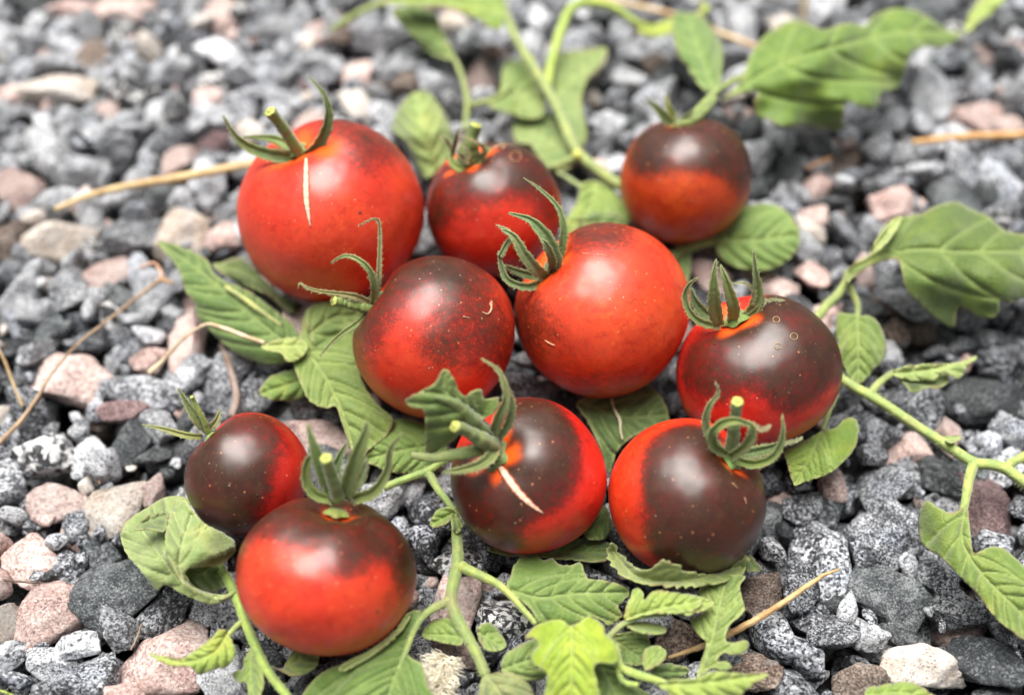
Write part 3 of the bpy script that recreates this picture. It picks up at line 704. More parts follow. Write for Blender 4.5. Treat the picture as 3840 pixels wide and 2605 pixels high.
# ------------------------------------------------------------------ sepals and stem stubs
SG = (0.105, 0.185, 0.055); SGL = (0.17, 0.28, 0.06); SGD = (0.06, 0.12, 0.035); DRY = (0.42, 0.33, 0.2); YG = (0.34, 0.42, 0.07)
def sepal(key, reg, pts, wd, offs, color=SG, fold=0.5, roll=0.0, prof=(0.75, 1.0, 0.85, 0.5, 0.12), facing=None):
    t = TOM[key]; P = pd(reg, pts, depth(t['stem']), offs)
    ws = np.interp(np.linspace(0, 1, len(P)), np.linspace(0, 1, len(prof)), prof) * wd
    j_ = random.uniform(-.15, .15); color = (color[0] * random.uniform(.85, 1.15), color[1] * random.uniform(.8, .98), color[2] * .75)
    W_ = [rz(a, p, reg) * 0.95 for a, p in zip(ws, P)]
    o = strip('sepal', P, W_, LEAF, t['root'], color=color, fold=fold, roll=roll + j_, facing=facing)
    co = [v.co.copy() / K + worig(o) / K for v in o.data.vertices]; V = []; F = []     # glandular hairs along margin and back
    for i in range(0, len(co) - 6):
        for _ in range(2 if i % 5 in (0, 4) else 1):
            q = co[i].lerp(co[i + 5], random.random()); c_ = co[(i // 5) * 5 + 2]; d = (q - c_); d = (d.normalized() if d.length > 1e-4 else Vector((0, 0, 1))) + Vector((random.gauss(0, .5), random.gauss(0, .5), random.gauss(0.2, .5)))
            a_, b_ = tube_geo([q, q + d.normalized() * random.uniform(.025, .075)], [.0055, .002], 3, 0, False); n0 = len(V); V += a_; F += [tuple(k + n0 for k in g) for g in b_]
    tag(mk('fuzz', V, F, FUZZ, o), kind='stuff')
    return o
def stub(key, reg, pts, wd, offs, color=(0.16, 0.25, 0.06), cut=True, name='stem_stub'):
    t = TOM[key]; P = pd(reg, pts, depth(t['stem']), offs)
    ws = np.interp(np.linspace(0, 1, len(P)), np.linspace(0, 1, len(wd)), wd)
    R = [rz(a, p, reg) for a, p in zip(ws, P)]
    o = tube(name, P, R, STEM, t['root'], color=color, ridge=0.10, wob=0.006)
    if cut:
        d = (Vector(P[-1]) - Vector(P[-2])).normalized(); e = Vector(P[-1])
        V, F = tube_geo([e - d * 0.03, e + d * 0.02, e + d * 0.035], [R[-1] * 1.0, R[-1] * 1.02, R[-1] * 0.8], 14, 0.08); mk('cut_end', V, F, CUT, o)
        V, F = tube_geo([e + d * 0.03, e + d * 0.042], [R[-1] * 0.55, R[-1] * 0.5], 12, 0.0); mk('pith_ring', V, F, PITH, o)
        V, F = tube_geo([e + d * 0.03, e + d * 0.050], [R[-1] * 0.32, R[-1] * 0.3], 12, 0.0); mk('pith', V, F, CUT, o)
    return o
def disc(key, r, color=SGL):
    t = TOM[key]; c, ax = t['stem'], t['ax']; X = ax.orthogonal().normalized(); Y = ax.cross(X); V = []; F = []; n = 30
    for i, (rr, h) in enumerate(((1.0, -0.02), (0.8, 0.05), (0.5, 0.08), (0.15, 0.09))):
        for k in range(n):
            a = 2 * math.pi * k / n; q = r * rr * (1 + 0.18 * math.cos(5 * a)); V.append(c + X * math.cos(a) * q + Y * math.sin(a) * q + ax * (h - 0.03))
    for i in range(3):
        for k in range(n): F.append((i * n + k, i * n + (k + 1) % n, (i + 1) * n + (k + 1) % n, (i + 1) * n + k))
    F.append(tuple(3 * n + k for k in range(n)))
    mk('calyx_disc', V, F, STEM, t['root'], color=color)
# T1
disc('T1', 0.28)
stub('T1', 'A', [(1970, 1010), (1900, 900), (1830, 800), (1775, 735)], [85, 72, 78], [0.05, 0.5, 0.9, 1.2])
sepal('T1', 'A', [(2000, 1030), (2080, 970), (2140, 860), (2160, 740), (2125, 620), (2030, 505)], 78, [0, .35, .7, .9, 1.0, 1.0], SGD, roll=0.5)
sepal('T1', 'A', [(2010, 1035), (1900, 1035), (1760, 1015), (1630, 965), (1540, 890), (1465, 760)], 92, [0, .1, .2, .3, .5, .7], SG, fold=0.8)
sepal('T1', 'A', [(1960, 1005), (1900, 960), (1830, 925), (1740, 905), (1600, 900)], 80, [-.1, -.2, -.3, -.3, -.3], SGL, fold=0.3)
# T2
disc('T2', 0.34, SG)
stub('T2', 'B', [(985, 1090), (980, 1010), (995, 920), (1025, 825)], [190, 150, 95, 80], [0, .35, .6, .8], (0.15, 0.22, 0.045))
for s_ in ([(860, 1000), (880, 1080), (980, 1120), (1060, 1095), (1105, 1030), (1100, 970)],): sepal('T2', 'B', s_, 62, [0.1, .25, .35, .35, .2, .1], (0.17, 0.26, 0.03), prof=(.5, .9, 1, .9, .5))
sepal('T2', 'B', [(870, 1020), (890, 930), (905, 850)], 34, [.15, .5, .8], (0.10, 0.07, 0.03)); sepal('T2', 'B', [(1090, 1010), (1040, 940), (930, 900)], 20, [.5, .9, .9], DRY)
sepal('T2', 'B', [(870, 1000), (830, 920), (790, 895)], 26, [0, .3, .4], DRY); sepal('T2', 'B', [(960, 1060), (930, 1020), (905, 1000)], 26, [.5, .7, .8], DRY)
sepal('T2', 'B', [(1050, 1060), (1085, 990), (1070, 930)], 40, [.3, .5, .6], SGD); sepal('T2', 'B', [(960, 1080), (970, 1000), (940, 960)], 26, [.6, .7, .75], (0.3, 0.27, 0.12))
# T3
disc('T3', 0.22, (0.25, 0.2, 0.04))
sepal('T3', 'O', [(1532, 287), (1510, 268), (1490, 245), (1467, 226)], 22, [0, .15, .3, .4], SG)
sepal('T3', 'O', [(1530, 282), (1525, 262), (1516, 240), (1512, 214)], 20, [0, .1, .25, .3], YG)
sepal('T3', 'O', [(1540, 285), (1555, 270), (1575, 250)], 18, [0, .2, .4], SG)
stub('T3', 'O', [(1536, 284), (1570, 276), (1600, 252), (1622, 224)], [20, 17, 16], [0.05, .2, .1, -.2], (0.20, 0.26, 0.07), cut=False)
# T4
disc('T4', 0.22, SG)
sepal('T4', 'E', [(350, 520), (360, 400), (320, 280), (230, 205), (150, 195), (70, 238)], 52, [0, .5, .8, .9, .8, .6], (0.16, 0.24, 0.08), prof=(.9, 1, .85, .6, .4, .1))
sepal('T4', 'E', [(365, 480), (385, 360), (392, 200), (395, 60), (382, -45), (320, -40), (255, -5)], 38, [0, .4, .6, .7, .8, .9, .9], (0.24, 0.27, 0.13), prof=(1, 1, .8, .7, .5, .3, .1))
stub('T4', 'E', [(340, 545), (240, 520), (160, 500), (92, 488)], [70, 62, 66], [.05, .3, .5, .7], (0.20, 0.29, 0.07))
sepal('T4', 'E', [(330, 500), (230, 460), (120, 440), (0, 425), (-90, 400), (-130, 370), (-145, 400)], 44, [.1, .5, .7, .9, 1, 1, 1], (0.26, 0.25, 0.12), prof=(1, 1, .7, .5, .4, .2, .1))
sepal('T4', 'E', [(325, 555), (250, 630), (150, 700), (60, 780), (0, 850)], 40, [0, .2, .3, .2, .1], (0.17, 0.26, 0.08))
# T5
disc('T5', 0.26, SG)
c5 = (0.15, 0.25, 0.12)
sepal('T5', 'E', [(1530, 320), (1545, 220), (1500, 90), (1430, 0), (1370, -50), (1240, -90)], 100, [.1, .7, 1.0, 1.1, 1.1, 1.0], c5, fold=0.7)
sepal('T5', 'E', [(1500, 340), (1420, 280), (1340, 180), (1290, 90), (1240, 40), (1190, 20)], 84, [.1, .8, 1.1, 1.2, 1.2, 1.1], (0.16, 0.27, 0.12), fold=0.5)
sepal('T5', 'E', [(1500, 330), (1420, 385), (1330, 392), (1230, 350), (1190, 250), (1175, 160)], 58, [.1, .4, .6, .7, .8, .9], c5, fold=0.8, prof=(.9, 1, .9, .8, .6, .2))
sepal('T5', 'E', [(1180, 200), (1225, 120), (1260, 60), (1225, 20), (1160, -10)], 40, [.9, 1.0, 1.1, 1.1, 1.0], c5)
sepal('T5', 'E', [(1560, 250), (1590, 130), (1600, 0), (1560, -130), (1450, -240), (1340, -320)], 62, [.1, .4, .6, .7, .8, .8], (0.13, 0.21, 0.07), prof=(.8, 1, .8, .6, .4, .1), roll=0.8)
sepal('T5', 'E', [(1530, 290), (1520, 200), (1480, 110), (1450, 80)], 60, [.3, .9, 1.2, 1.2], c5)
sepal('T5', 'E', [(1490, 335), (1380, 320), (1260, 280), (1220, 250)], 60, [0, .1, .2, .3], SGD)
# T6
disc('T6', 0.34)
c6 = (0.15, 0.25, 0.055)
sepal('T6', 'F', [(275, 650), (250, 560), (240, 440), (240, 330), (255, 215)], 92, [.1, .5, .9, 1.1, 1.2], c6, fold=.35)
sepal('T6', 'F', [(360, 630), (370, 540), (345, 440), (310, 330), (285, 250)], 84, [.1, .6, .9, 1.1, 1.1], c6, fold=.35)
sepal('T6', 'F', [(420, 620), (500, 540), (525, 420), (510, 290), (500, 150)], 84, [0, .2, .5, .8, 1.0], (0.14, 0.22, 0.06), fold=.6, roll=.5)
sepal('T6', 'F', [(280, 655), (160, 630), (80, 560), (50, 460), (80, 380), (135, 335)], 50, [.1, .2, .3, .4, .6, .8], (0.17, 0.23, 0.06), fold=.8, prof=(.9, 1, .9, .8, .5, .15))
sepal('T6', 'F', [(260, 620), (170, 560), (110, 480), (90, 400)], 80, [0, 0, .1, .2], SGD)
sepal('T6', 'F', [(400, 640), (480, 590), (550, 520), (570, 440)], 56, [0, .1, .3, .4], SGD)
sepal('T6', 'F', [(500, 520), (500, 420), (440, 370), (350, 375)], 18, [.3, .5, .6, .6], DRY)
sepal('T6', 'F', [(555, 500), (620, 480), (700, 487)], 14, [.2, .2, .2], DRY)
# T7
disc('T7', 0.2)
sepal('T7', 'D', [(1370, 1340), (1300, 1270), (1240, 1180), (1170, 1060)], 78, [0, .3, .4, .5], (0.13, 0.21, 0.06), fold=.6)
sepal('T7', 'D', [(1330, 1380), (1220, 1370), (1080, 1330), (940, 1300)], 48, [0, .1, .1, .1], (0.22, 0.24, 0.07))
sepal('T7', 'D', [(1370, 1330), (1420, 1280), (1450, 1200)], 50, [0, .1, .1], (0.3, 0.30, 0.14))
stub('T7', 'D', [(1370, 1350), (1330, 1250), (1275, 1150), (1262, 1120)], [40, 30, 26], [0, .3, .5, .6], (0.3, 0.36, 0.08))
# T8
disc('T8', 0.27, (0.26, 0.32, 0.05))
c8 = (0.15, 0.26, 0.06)
sepal('T8', 'O', [(762, 1133), (742, 1090), (722, 1040), (708, 1000), (698, 962)], 36, [.05, .4, .8, 1.0, 1.1], c8)
sepal('T8', 'O', [(760, 1135), (715, 1122), (695, 1090), (697, 1050), (712, 1025)], 24, [.0, .15, .3, .5, .7], (0.2, 0.29, 0.05), fold=.8, prof=(.9, 1, .9, .7, .2))
sepal('T8', 'O', [(782, 1133), (796, 1085), (812, 1030), (828, 985), (833, 955)], 40, [.05, .5, .9, 1.1, 1.2], c8)
sepal('T8', 'O', [(800, 1133), (848, 1116), (878, 1070), (886, 1020), (912, 983)], 26, [.0, .3, .5, .8, 1.0], c8, fold=.7, prof=(1, 1, .7, .5, .15))
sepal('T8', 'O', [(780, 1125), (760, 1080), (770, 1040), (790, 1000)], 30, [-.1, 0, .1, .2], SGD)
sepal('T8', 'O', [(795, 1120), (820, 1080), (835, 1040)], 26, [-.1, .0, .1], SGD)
stub('T8', 'O', [(768, 1130), (758, 1095), (746, 1060), (740, 1040)], [34, 28, 27], [0.05, .5, .9, 1.15], (0.2, 0.28, 0.07))
# T9
disc('T9', 0.36, (0.16, 0.22, 0.06))
stub('T9', 'E', [(1140, 1440), (1060, 1400), (970, 1345), (888, 1312)], [120, 105, 84, 78], [.1, .6, 1.0, 1.35], (0.19, 0.24, 0.075))
stub('T9', 'E', [(1110, 1380), (1010, 1270), (900, 1170), (820, 1135), (760, 1112)], [110, 84, 56, 26], [.1, .7, 1.1, 1.3, 1.4], (0.16, 0.22, 0.07), cut=False, name='side_stalk')
sepal('T9', 'E', [(1130, 1380), (1180, 1240), (1225, 1130), (1205, 1010), (1165, 935), (1060, 865)], 66, [.1, .7, 1.0, 1.1, 1.1, 1.1], (0.17, 0.25, 0.08), fold=.6, prof=(1, 1, .8, .6, .35, .1))
sepal('T9', 'E', [(1170, 1400), (1240, 1290), (1262, 1180), (1240, 1080), (1185, 975)], 58, [.1, .6, .9, 1.0, 1.1], (0.12, 0.19, 0.05), fold=.6)
sepal('T9', 'E', [(1160, 1430), (1120, 1510), (1030, 1570), (900, 1600), (810, 1610)], 84, [.1, .5, .7, .8, .8], (0.16, 0.24, 0.07), fold=.5)
stub('T9', 'E', [(1130, 1450), (1000, 1480), (860, 1500), (740, 1520), (600, 1500)], [80, 84, 64, 46], [0, .4, .5, .5, .5], (0.24, 0.29, 0.10), cut=False, name='side_stalk')
# T10
disc('T10', 0.28)
c10 = (0.15, 0.27, 0.05)
stub('T10', 'F', [(360, 1450), (370, 1350), (380, 1240), (394, 1150)], [90, 80, 74, 78], [.05, .5, .9, 1.3], (0.25, 0.33, 0.12))
sepal('T10', 'F', [(300, 1480), (210, 1370), (185, 1270), (215, 1170), (270, 1095), (252, 1025)], 56, [.1, .3, .5, .7, .8, .9], (0.14, 0.22, 0.07), prof=(.9, 1, .9, .7, .4, .1))
sepal('T10', 'F', [(330, 1500), (240, 1440), (235, 1350), (310, 1285), (400, 1275), (470, 1300)], 66, [.1, .5, .9, 1.1, 1.2, 1.1], c10, fold=.8, prof=(.8, 1, 1, .9, .7, .4))
sepal('T10', 'F', [(350, 1510), (430, 1460), (485, 1390), (490, 1320), (455, 1275)], 64, [.2, .6, .9, 1.1, 1.1], c10, fold=.8, prof=(.9, 1, 1, .8, .3))
sepal('T10', 'F', [(380, 1530), (500, 1560), (620, 1520), (680, 1430), (695, 1330), (690, 1235)], 62, [.05, .2, .4, .6, .8, .9], c10, fold=.8, prof=(.9, 1, .9, .7, .4, .1))
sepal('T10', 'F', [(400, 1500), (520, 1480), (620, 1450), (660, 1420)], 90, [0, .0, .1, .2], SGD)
sepal('T10', 'F', [(480, 1290), (550, 1330), (590, 1325), (612, 1305)], 22, [.9, 1.0, 1.0, 1.0], (0.4, 0.25, 0.2))
sepal('T10', 'F', [(690, 1430), (760, 1410), (820, 1388)], 16, [.3, .3, .3], (0.3, 0.25, 0.15))

# leaf that grows beside the stem of T9, standing in front of T4
d9 = depth(TOM['T9']['stem'])
leaf(TOM['T9']['root'], 'E', [(815, 935), (870, 980), (900, 1050), (950, 1112), (1000, 1080), (1060, 1068), (1080, 1130), (1170, 1120), (1165, 1190), (1090, 1260), (1000, 1270), (930, 1330), (880, 1400), (800, 1450), (710, 1490), (690, 1400), (685, 1215), (610, 1190), (560, 1140), (680, 1072), (760, 1020)],
     [(1060, 1240), (900, 1150), (815, 1060), (820, 945)], [0.5, 1.0, 1.2, 1.3], (0.12, 0.21, 0.025), name='leaf', camber=0.5, dfix=d9, teeth=5)

# ------------------------------------------------------------------ vines and leaves
L1 = (0.20, 0.33, 0.05); L2 = (0.26, 0.42, 0.06); LY = (0.40, 0.56, 0.05); LP = (0.33, 0.46, 0.17); LD = (0.09, 0.19, 0.03); LM = (0.14, 0.26, 0.045)
SY = (0.33, 0.40, 0.13)
def node(parent, reg, x, y, z, w_, color=(0.55, 0.58, 0.13)):
    p = atz(*px(reg, [(x, y)])[0], z); V, F = ICO[2]; r = rz(w_, p, reg) * 0.76
    mk('stem_node', [p + Vector(v) * r * (1 + 0.08 * noise.noise(Vector(v) * 2)) for v in V], F, STEM, parent, color=color)

# top vine
v = empty('tomato_vine', atz(2540, 700, 0.6), 'long pale green tomato vine running from the top edge down between the tomatoes', 'vine')
stem('stem', 'B', [(1180, -30), (1225, 120), (1330, 330), (1450, 520), (1560, 720), (1660, 950), (1730, 1040), (1870, 1150), (1990, 1230)], [1.6, 1.8, 1.5, 1.2, 1.0], [58, 60, 66, 70], v, SY)
node(v, 'B', 1385, 400, 1.75, 76); node(v, 'B', 1690, 1020, 1.3, 92)
stem('side_stem', 'B', [(1490, 600), (1510, 460), (1545, 320), (1590, 180), (1640, 70), (1720, 25), (1850, 25), (1960, 65), (2080, 150), (2200, 190)], [1.2, 1.6, 1.8, 1.8, 1.5], [60, 64, 50, 30], v, (0.38, 0.5, 0.08))
leaf(v, 'B', [(400, 20), (560, -60), (900, -120), (1160, -60), (1215, 60), (1190, 185), (1130, 190), (1050, 130), (930, 80), (780, 40), (560, 30)], [(1190, 100), (900, 10), (420, 10)], [1.9, 2.2, 1.8], L2)
leaf(v, 'B', [(60, 195), (170, 110), (300, 40), (420, -10), (480, 10), (330, 70), (200, 150), (120, 190)], [(470, 0), (300, 60), (60, 195)], [1.7, 1.2], LM, nv=3)
leaf(v, 'B', [(480, 60), (640, 40), (760, 90), (800, 200), (850, 290), (880, 380), (800, 385), (690, 330), (640, 270), (560, 190), (500, 130)], [(880, 390), (760, 230), (520, 80)], [1.2, 1.3, 1.2], LM)
stem('petiole', 'B', [(880, 380), (930, 500), (965, 640), (965, 730), (950, 860)], [1.2, 1.1, .8], [28, 34, 40], v, SY)
stem('petiole', 'B', [(975, 690), (1080, 672), (1180, 630), (1260, 560)], [1.1, 1.2], [34, 26], v, SY)
leaf(v, 'B', [(1110, 690), (1180, 620), (1200, 450), (1260, 395), (1360, 420), (1430, 560), (1480, 680), (1450, 770), (1330, 775), (1220, 740)], [(1130, 670), (1280, 600), (1440, 700)], [1.1, 1.0, .9], (0.24, 0.37, 0.10))
leaf(v, 'B', [(1480, 560), (1540, 420), (1570, 345), (1700, 335), (1880, 318), (1850, 420), (1760, 520), (1720, 640), (1735, 780), (1755, 900), (1700, 980), (1600, 860), (1540, 720)], [(1500, 700), (1620, 560), (1860, 330)], [.9, .9, .8], (0.25, 0.38, 0.12))
leaf(v, 'B', [(1270, 830), (1330, 770), (1460, 740), (1560, 780), (1680, 960), (1660, 1090), (1580, 1130), (1490, 1090), (1420, 1010), (1380, 950), (1290, 930)], [(1600, 1000), (1450, 900), (1300, 850)], [.8, .7, .6], (0.24, 0.37, 0.12))
stem('petiole', 'B', [(1700, 1030), (1620, 1060), (1550, 1090), (1480, 1100)], [1.2, .9], [50, 40], v, SY)
leaf(v, 'B', [(2080, 180), (2180, 170), (2278, 130), (2420, 100), (2510, 60), (2480, 10), (2560, 40), (2540, 100), (2400, 180), (2250, 240), (2140, 240)], [(2080, 190), (2300, 190), (2520, 50)], [1.5, 1.4], (0.44, 0.58, 0.06), nv=3)
stem('petiole', 'B', [(1560, 1130), (1640, 1180), (1720, 1240), (1740, 1330)], [.9, .7], [30, 26], v, (0.35, .45, .2))
leaf(v, 'B', [(1640, 1400), (1700, 1300), (1720, 1210), (1820, 1190), (1920, 1240), (1990, 1330), (2040, 1470), (1900, 1450), (1780, 1465), (1690, 1500), (1610, 1560), (1590, 1500)], [(1800, 1200), (1780, 1350), (1640, 1520)], [.9, .8, .7], (0.26, 0.42, 0.08))
leaf(v, 'B', [(1690, 1440), (1800, 1400), (1920, 1400), (2010, 1450), (1990, 1520), (1850, 1480), (1740, 1490)], [(1700, 1460), (1990, 1470)], [.9, .9], LD, nv=3)

# leaf curled behind T1 and T2
leaf(None, 'B', [(470, 850), (500, 740), (560, 655), (640, 605), (720, 615), (790, 700), (840, 790), (870, 880), (865, 980), (840, 1060), (760, 1130), (690, 1170), (620, 1040), (560, 920), (510, 890)],
     [(760, 1120), (700, 900), (630, 620)], [.7, 1.7, 1.6], (0.33, 0.48, 0.15), name='tomato_leaf', camber=0.6, label='pale wrinkled curled leaf between the two tomatoes at the top left', cat='leaf')

# big leaf upper right
v = empty('leaf_sprig', atz(2680, 330, 0.8), 'sprig with a large broad lobed leaf and a smaller one above the dark round tomato', 'leaf sprig')
stem('petiole', 'C', [(40, 800), (120, 740), (200, 660), (270, 590), (350, 545), (480, 480)], [3.2, 3.2, 3.0], [44, 48, 42, 34], v, (0.28, 0.36, 0.10))
leaf(v, 'C', [(300, 655), (400, 560), (440, 470), (480, 370), (540, 270), (640, 190), (760, 135), (870, 165), (960, 200), (1060, 165), (1150, 155), (1230, 170), (1310, 90), (1440, 58), (1580, 80), (1680, 140), (1780, 200), (1870, 212), (1830, 265), (1740, 312), (1640, 308), (1545, 350), (1510, 430), (1475, 520), (1430, 590), (1340, 610), (1320, 700), (1220, 705), (1110, 670), (1095, 760), (1065, 855), (980, 845), (860, 820), (700, 832), (600, 785), (520, 760), (505, 680), (520, 600), (400, 620)],
     [(380, 590), (700, 420), (1100, 290), (1500, 215), (1860, 214)], [2.9, 3.2, 3.3, 2.6, 1.6], (0.17, 0.31, 0.03), camber=.75, wave=.4, tilt=-.35, teeth=3)
leaf(v, 'C', [(-20, 90), (60, 88), (160, 110), (230, 190), (290, 290), (300, 370), (290, 480), (270, 575), (190, 600), (110, 520), (60, 430), (0, 340), (-30, 220)], [(240, 600), (150, 380), (60, 100)], [2.6, 2.4, 2.0], (0.17, 0.32, 0.06), camber=.3)
leaf(None, 'C', [(1885, 200), (1915, 100), (1990, -10), (2080, -60), (2170, -30), (2110, 50), (2050, 105), (1980, 145), (1925, 205)], [(1900, 195), (2000, 70), (2140, -40)], [1.4, 1.8], (0.40, 0.55, 0.13), name='tomato_leaf', label='narrow light green leaf tip cut by the top edge at the far right', cat='leaf', teeth=2, nv=3)

# right vine
v = empty('tomato_vine', atz(3260, 1480, 0.6), 'thick tomato vine leaving the ring marked tomato towards the lower right, with broad leaves', 'vine')
stem('stem', 'F', [(980, 900), (1060, 980), (1160, 1050), (1260, 1105), (1400, 1190), (1560, 1300), (1720, 1400), (1840, 1480), (1950, 1548), (2060, 1560), (2160, 1590), (2300, 1690)], [1.1, 1.3, 1.3, 1.3, 1.3], [62, 66, 70, 76], v, (0.36, 0.44, 0.13))
node(v, 'F', 1955, 1550, 1.3, 96); node(v, 'F', 1290, 1115, 1.3, 84)
stem('side_stem', 'I', [(2150, 90), (2200, 50), (2278, 10), (2350, -20)], [1.3, 1.4], [60, 56], v, (0.36, 0.44, 0.13))
leaf(v, 'F', [(1740, 1385), (1800, 1370), (1870, 1378), (1850, 1405), (1790, 1420)], [(1740, 1400), (1860, 1385)], [1.35, 1.2], LP, nv=2, camber=.05, teeth=0)
stem('petiole', 'F', [(1270, 1100), (1300, 1055), (1350, 1005), (1425, 955)], [1.3, 1.4], [56, 40], v, SY)
leaf(v, 'F', [(1410, 960), (1480, 920), (1620, 900), (1740, 900), (1850, 888), (1972, 848), (1900, 930), (1852, 1002), (1800, 980), (1750, 950), (1690, 1010), (1640, 1005), (1560, 1012), (1480, 1000)], [(1415, 960), (1650, 940), (1960, 855)], [1.4, 1.5, 1.3], (0.36, 0.50, 0.17), camber=.1)
leaf(v, 'F', [(1460, 985), (1600, 990), (1750, 945), (1785, 1010), (1720, 1062), (1640, 1058), (1560, 1092), (1500, 1050)], [(1450, 985), (1600, 1020), (1760, 1000)], [1.2, 1.0], (0.075, 0.13, 0.02), camber=.1, nv=3)
stem('petiole', 'F', [(900, 620), (980, 520), (1060, 440), (1110, 360), (1130, 290)], [1.2, 1.5, 1.8], [66, 60, 50], v, SY)
leaf(v, 'F', [(1110, 300), (1170, 235), (1250, 195), (1300, 105), (1370, 0), (1430, -50), (1520, -70), (1610, -90), (1700, -135), (1830, -162), (1940, -110), (2060, -55), (2150, 25), (2280, 50), (2420, 60), (2560, 160), (2560, 430), (2420, 500), (2280, 470), (2200, 500), (2120, 490), (2115, 560), (2060, 600), (1960, 580), (1875, 525), (1835, 560), (1815, 660), (1700, 600), (1590, 500), (1500, 400), (1460, 240), (1400, 215), (1280, 250), (1170, 320), (1120, 370)],
     [(1120, 310), (1350, 190), (1600, 150), (1900, 165), (2278, 170), (2540, 260)], [1.8, 2.3, 2.5, 2.3, 1.8], (0.13, 0.225, 0.022), camber=.7, wave=.3)
leaf(v, 'F', [(1120, 285), (1180, 228), (1250, 190), (1300, 100), (1365, -5), (1430, -58), (1480, -62), (1440, 20), (1390, 90), (1320, 160), (1220, 230)], [(1130, 285), (1300, 140), (1450, -40)], [2.0, 2.75, 2.75], (0.45, 0.58, 0.22), camber=.05, nv=2, teeth=3)
stem('petiole', 'F', [(1130, 380), (1160, 450), (1185, 520), (1182, 600)], [1.6, 1.4, 1.2], [46, 36], v, SY)
leaf(v, 'F', [(1055, 570), (1120, 570), (1182, 582), (1270, 590), (1330, 650), (1370, 760), (1360, 860), (1290, 940), (1240, 1000), (1190, 1032), (1130, 990), (1090, 900), (1050, 760), (1040, 650)], [(1182, 585), (1190, 800), (1190, 1025)], [1.3, 1.4, 1.0], (0.19, 0.31, 0.05), camber=.3)
stem('petiole', 'I', [(1945, 60), (1915, 160), (1895, 280), (1870, 420), (1870, 560)], [1.3, 1.4, 1.4], [70, 62, 50, 30], v, (0.36, 0.46, 0.12))
leaf(v, 'I', [(1640, 300), (1700, 335), (1765, 375), (1830, 372), (1880, 340), (1910, 360), (1925, 500), (1950, 640), (2040, 608), (2140, 612), (2205, 665), (2265, 720), (2330, 800), (2420, 1000), (2420, 1250), (2280, 1215), (2200, 1160), (2100, 1080), (2020, 980), (1960, 900), (1880, 820), (1800, 740), (1720, 660), (1650, 620), (1600, 560), (1583, 440), (1600, 350)],
     [(1890, 350), (1870, 560), (2000, 780), (2200, 980), (2400, 1180)], [1.5, 1.5, 1.6, 1.4], (0.21, 0.33, 0.055), camber=.35, wave=.2, nv=7, teeth=4)
leaf(v, 'F', [(700, 1470), (760, 1440), (860, 1390), (960, 1335), (1040, 1320), (1100, 1262), (1160, 1258), (1190, 1300), (1185, 1400), (1150, 1480), (1090, 1545), (1000, 1620), (900, 1655), (800, 1690), (765, 1692), (735, 1610), (715, 1530)], [(960, 1320), (900, 1450), (840, 1570), (775, 1680)], [1.2, 1.4, 1.2], (0.22, 0.36, 0.035), camber=.3, nv=6)
stem('petiole', 'F', [(1040, 1100), (1000, 1200), (955, 1340)], [.9, 1.2], [40, 28], v, SY)
# leaf behind T3
leaf(None, 'O', [(1625, 560), (1635, 505), (1690, 470), (1760, 466), (1806, 505), (1815, 548), (1790, 590), (1742, 613), (1684, 610), (1642, 592)], [(1628, 545), (1700, 545), (1800, 535)], [.8, 1.1, .9], (0.17, 0.31, 0.06), name='tomato_leaf', label='smooth rounded leaf poking out to the right below the dark round tomato', cat='leaf', camber=.3, teeth=2)
v = empty('stalk', atz(2600, 930, 0.6), 'short green stalk beneath the dark round tomato', 'stalk')
stem('stem', 'O', [(1520, 585), (1560, 565), (1600, 550), (1650, 545)], [.6, .9], [26, 20], v, (0.24, 0.34, 0.1))
leaf(v, 'O', [(1535, 560), (1560, 555), (1570, 590), (1560, 640), (1545, 650), (1538, 610)], [(1550, 560), (1552, 640)], [.6, .6], LD, nv=2)

# left leaves
v = empty('leaf_sprig', atz(1130, 1330, 0.6), 'sprig with a long pointed leaf and folded leaflets left of the middle tomatoes', 'leaf sprig')
leaf(v, 'D', [(1035, 98), (1110, 105), (1200, 138), (1300, 178), (1370, 228), (1400, 300), (1480, 360), (1560, 390), (1640, 425), (1740, 500), (1860, 590), (1925, 650), (1975, 750), (1960, 840), (1900, 885), (1760, 905), (1640, 870), (1550, 830), (1470, 770), (1400, 700), (1340, 640), (1290, 570), (1275, 490), (1215, 420), (1190, 320), (1130, 215), (1075, 160)],
     [(1930, 800), (1700, 620), (1450, 400), (1250, 240), (1040, 102)], [1.1, 1.4, 1.5, 1.3], (0.13, 0.25, 0.045), camber=.4, nv=8)
stem('midrib', 'D', [(1480, 395), (1600, 470), (1720, 560), (1850, 650)], [1.65, 1.6, 1.4], [26, 34, 22], v, (0.42, 0.45, 0.16))
leaf(v, 'D', [(1400, 250), (1480, 228), (1600, 205), (1720, 330), (1850, 450), (2000, 520), (1900, 560), (1760, 450), (1600, 385), (1500, 335), (1440, 290)], [(1420, 260), (1600, 300), (1900, 520)], [.9, .7], (0.09, 0.15, 0.02), nv=3)
leaf(v, 'D', [(1715, 790), (1760, 760), (1850, 735), (1960, 730), (2020, 780), (1990, 850), (1900, 890), (1840, 830), (1760, 815)], [(1730, 790), (1980, 780)], [1.6, 1.5], (0.38, 0.50, 0.14), nv=3, camber=.15)
leaf(v, 'O', [(683, 750), (690, 715), (708, 692), (760, 688), (810, 700), (842, 730), (818, 790), (815, 838), (832, 885), (865, 925), (892, 950), (880, 985), (850, 1010), (815, 1035), (795, 1010), (775, 955), (762, 922), (735, 926), (700, 906), (678, 860), (665, 820), (672, 790)],
     [(690, 790), (735, 850), (775, 930), (800, 1015)], [1.3, 1.5, 1.3, 1.0], (0.22, 0.34, 0.07), camber=.3, nv=6)
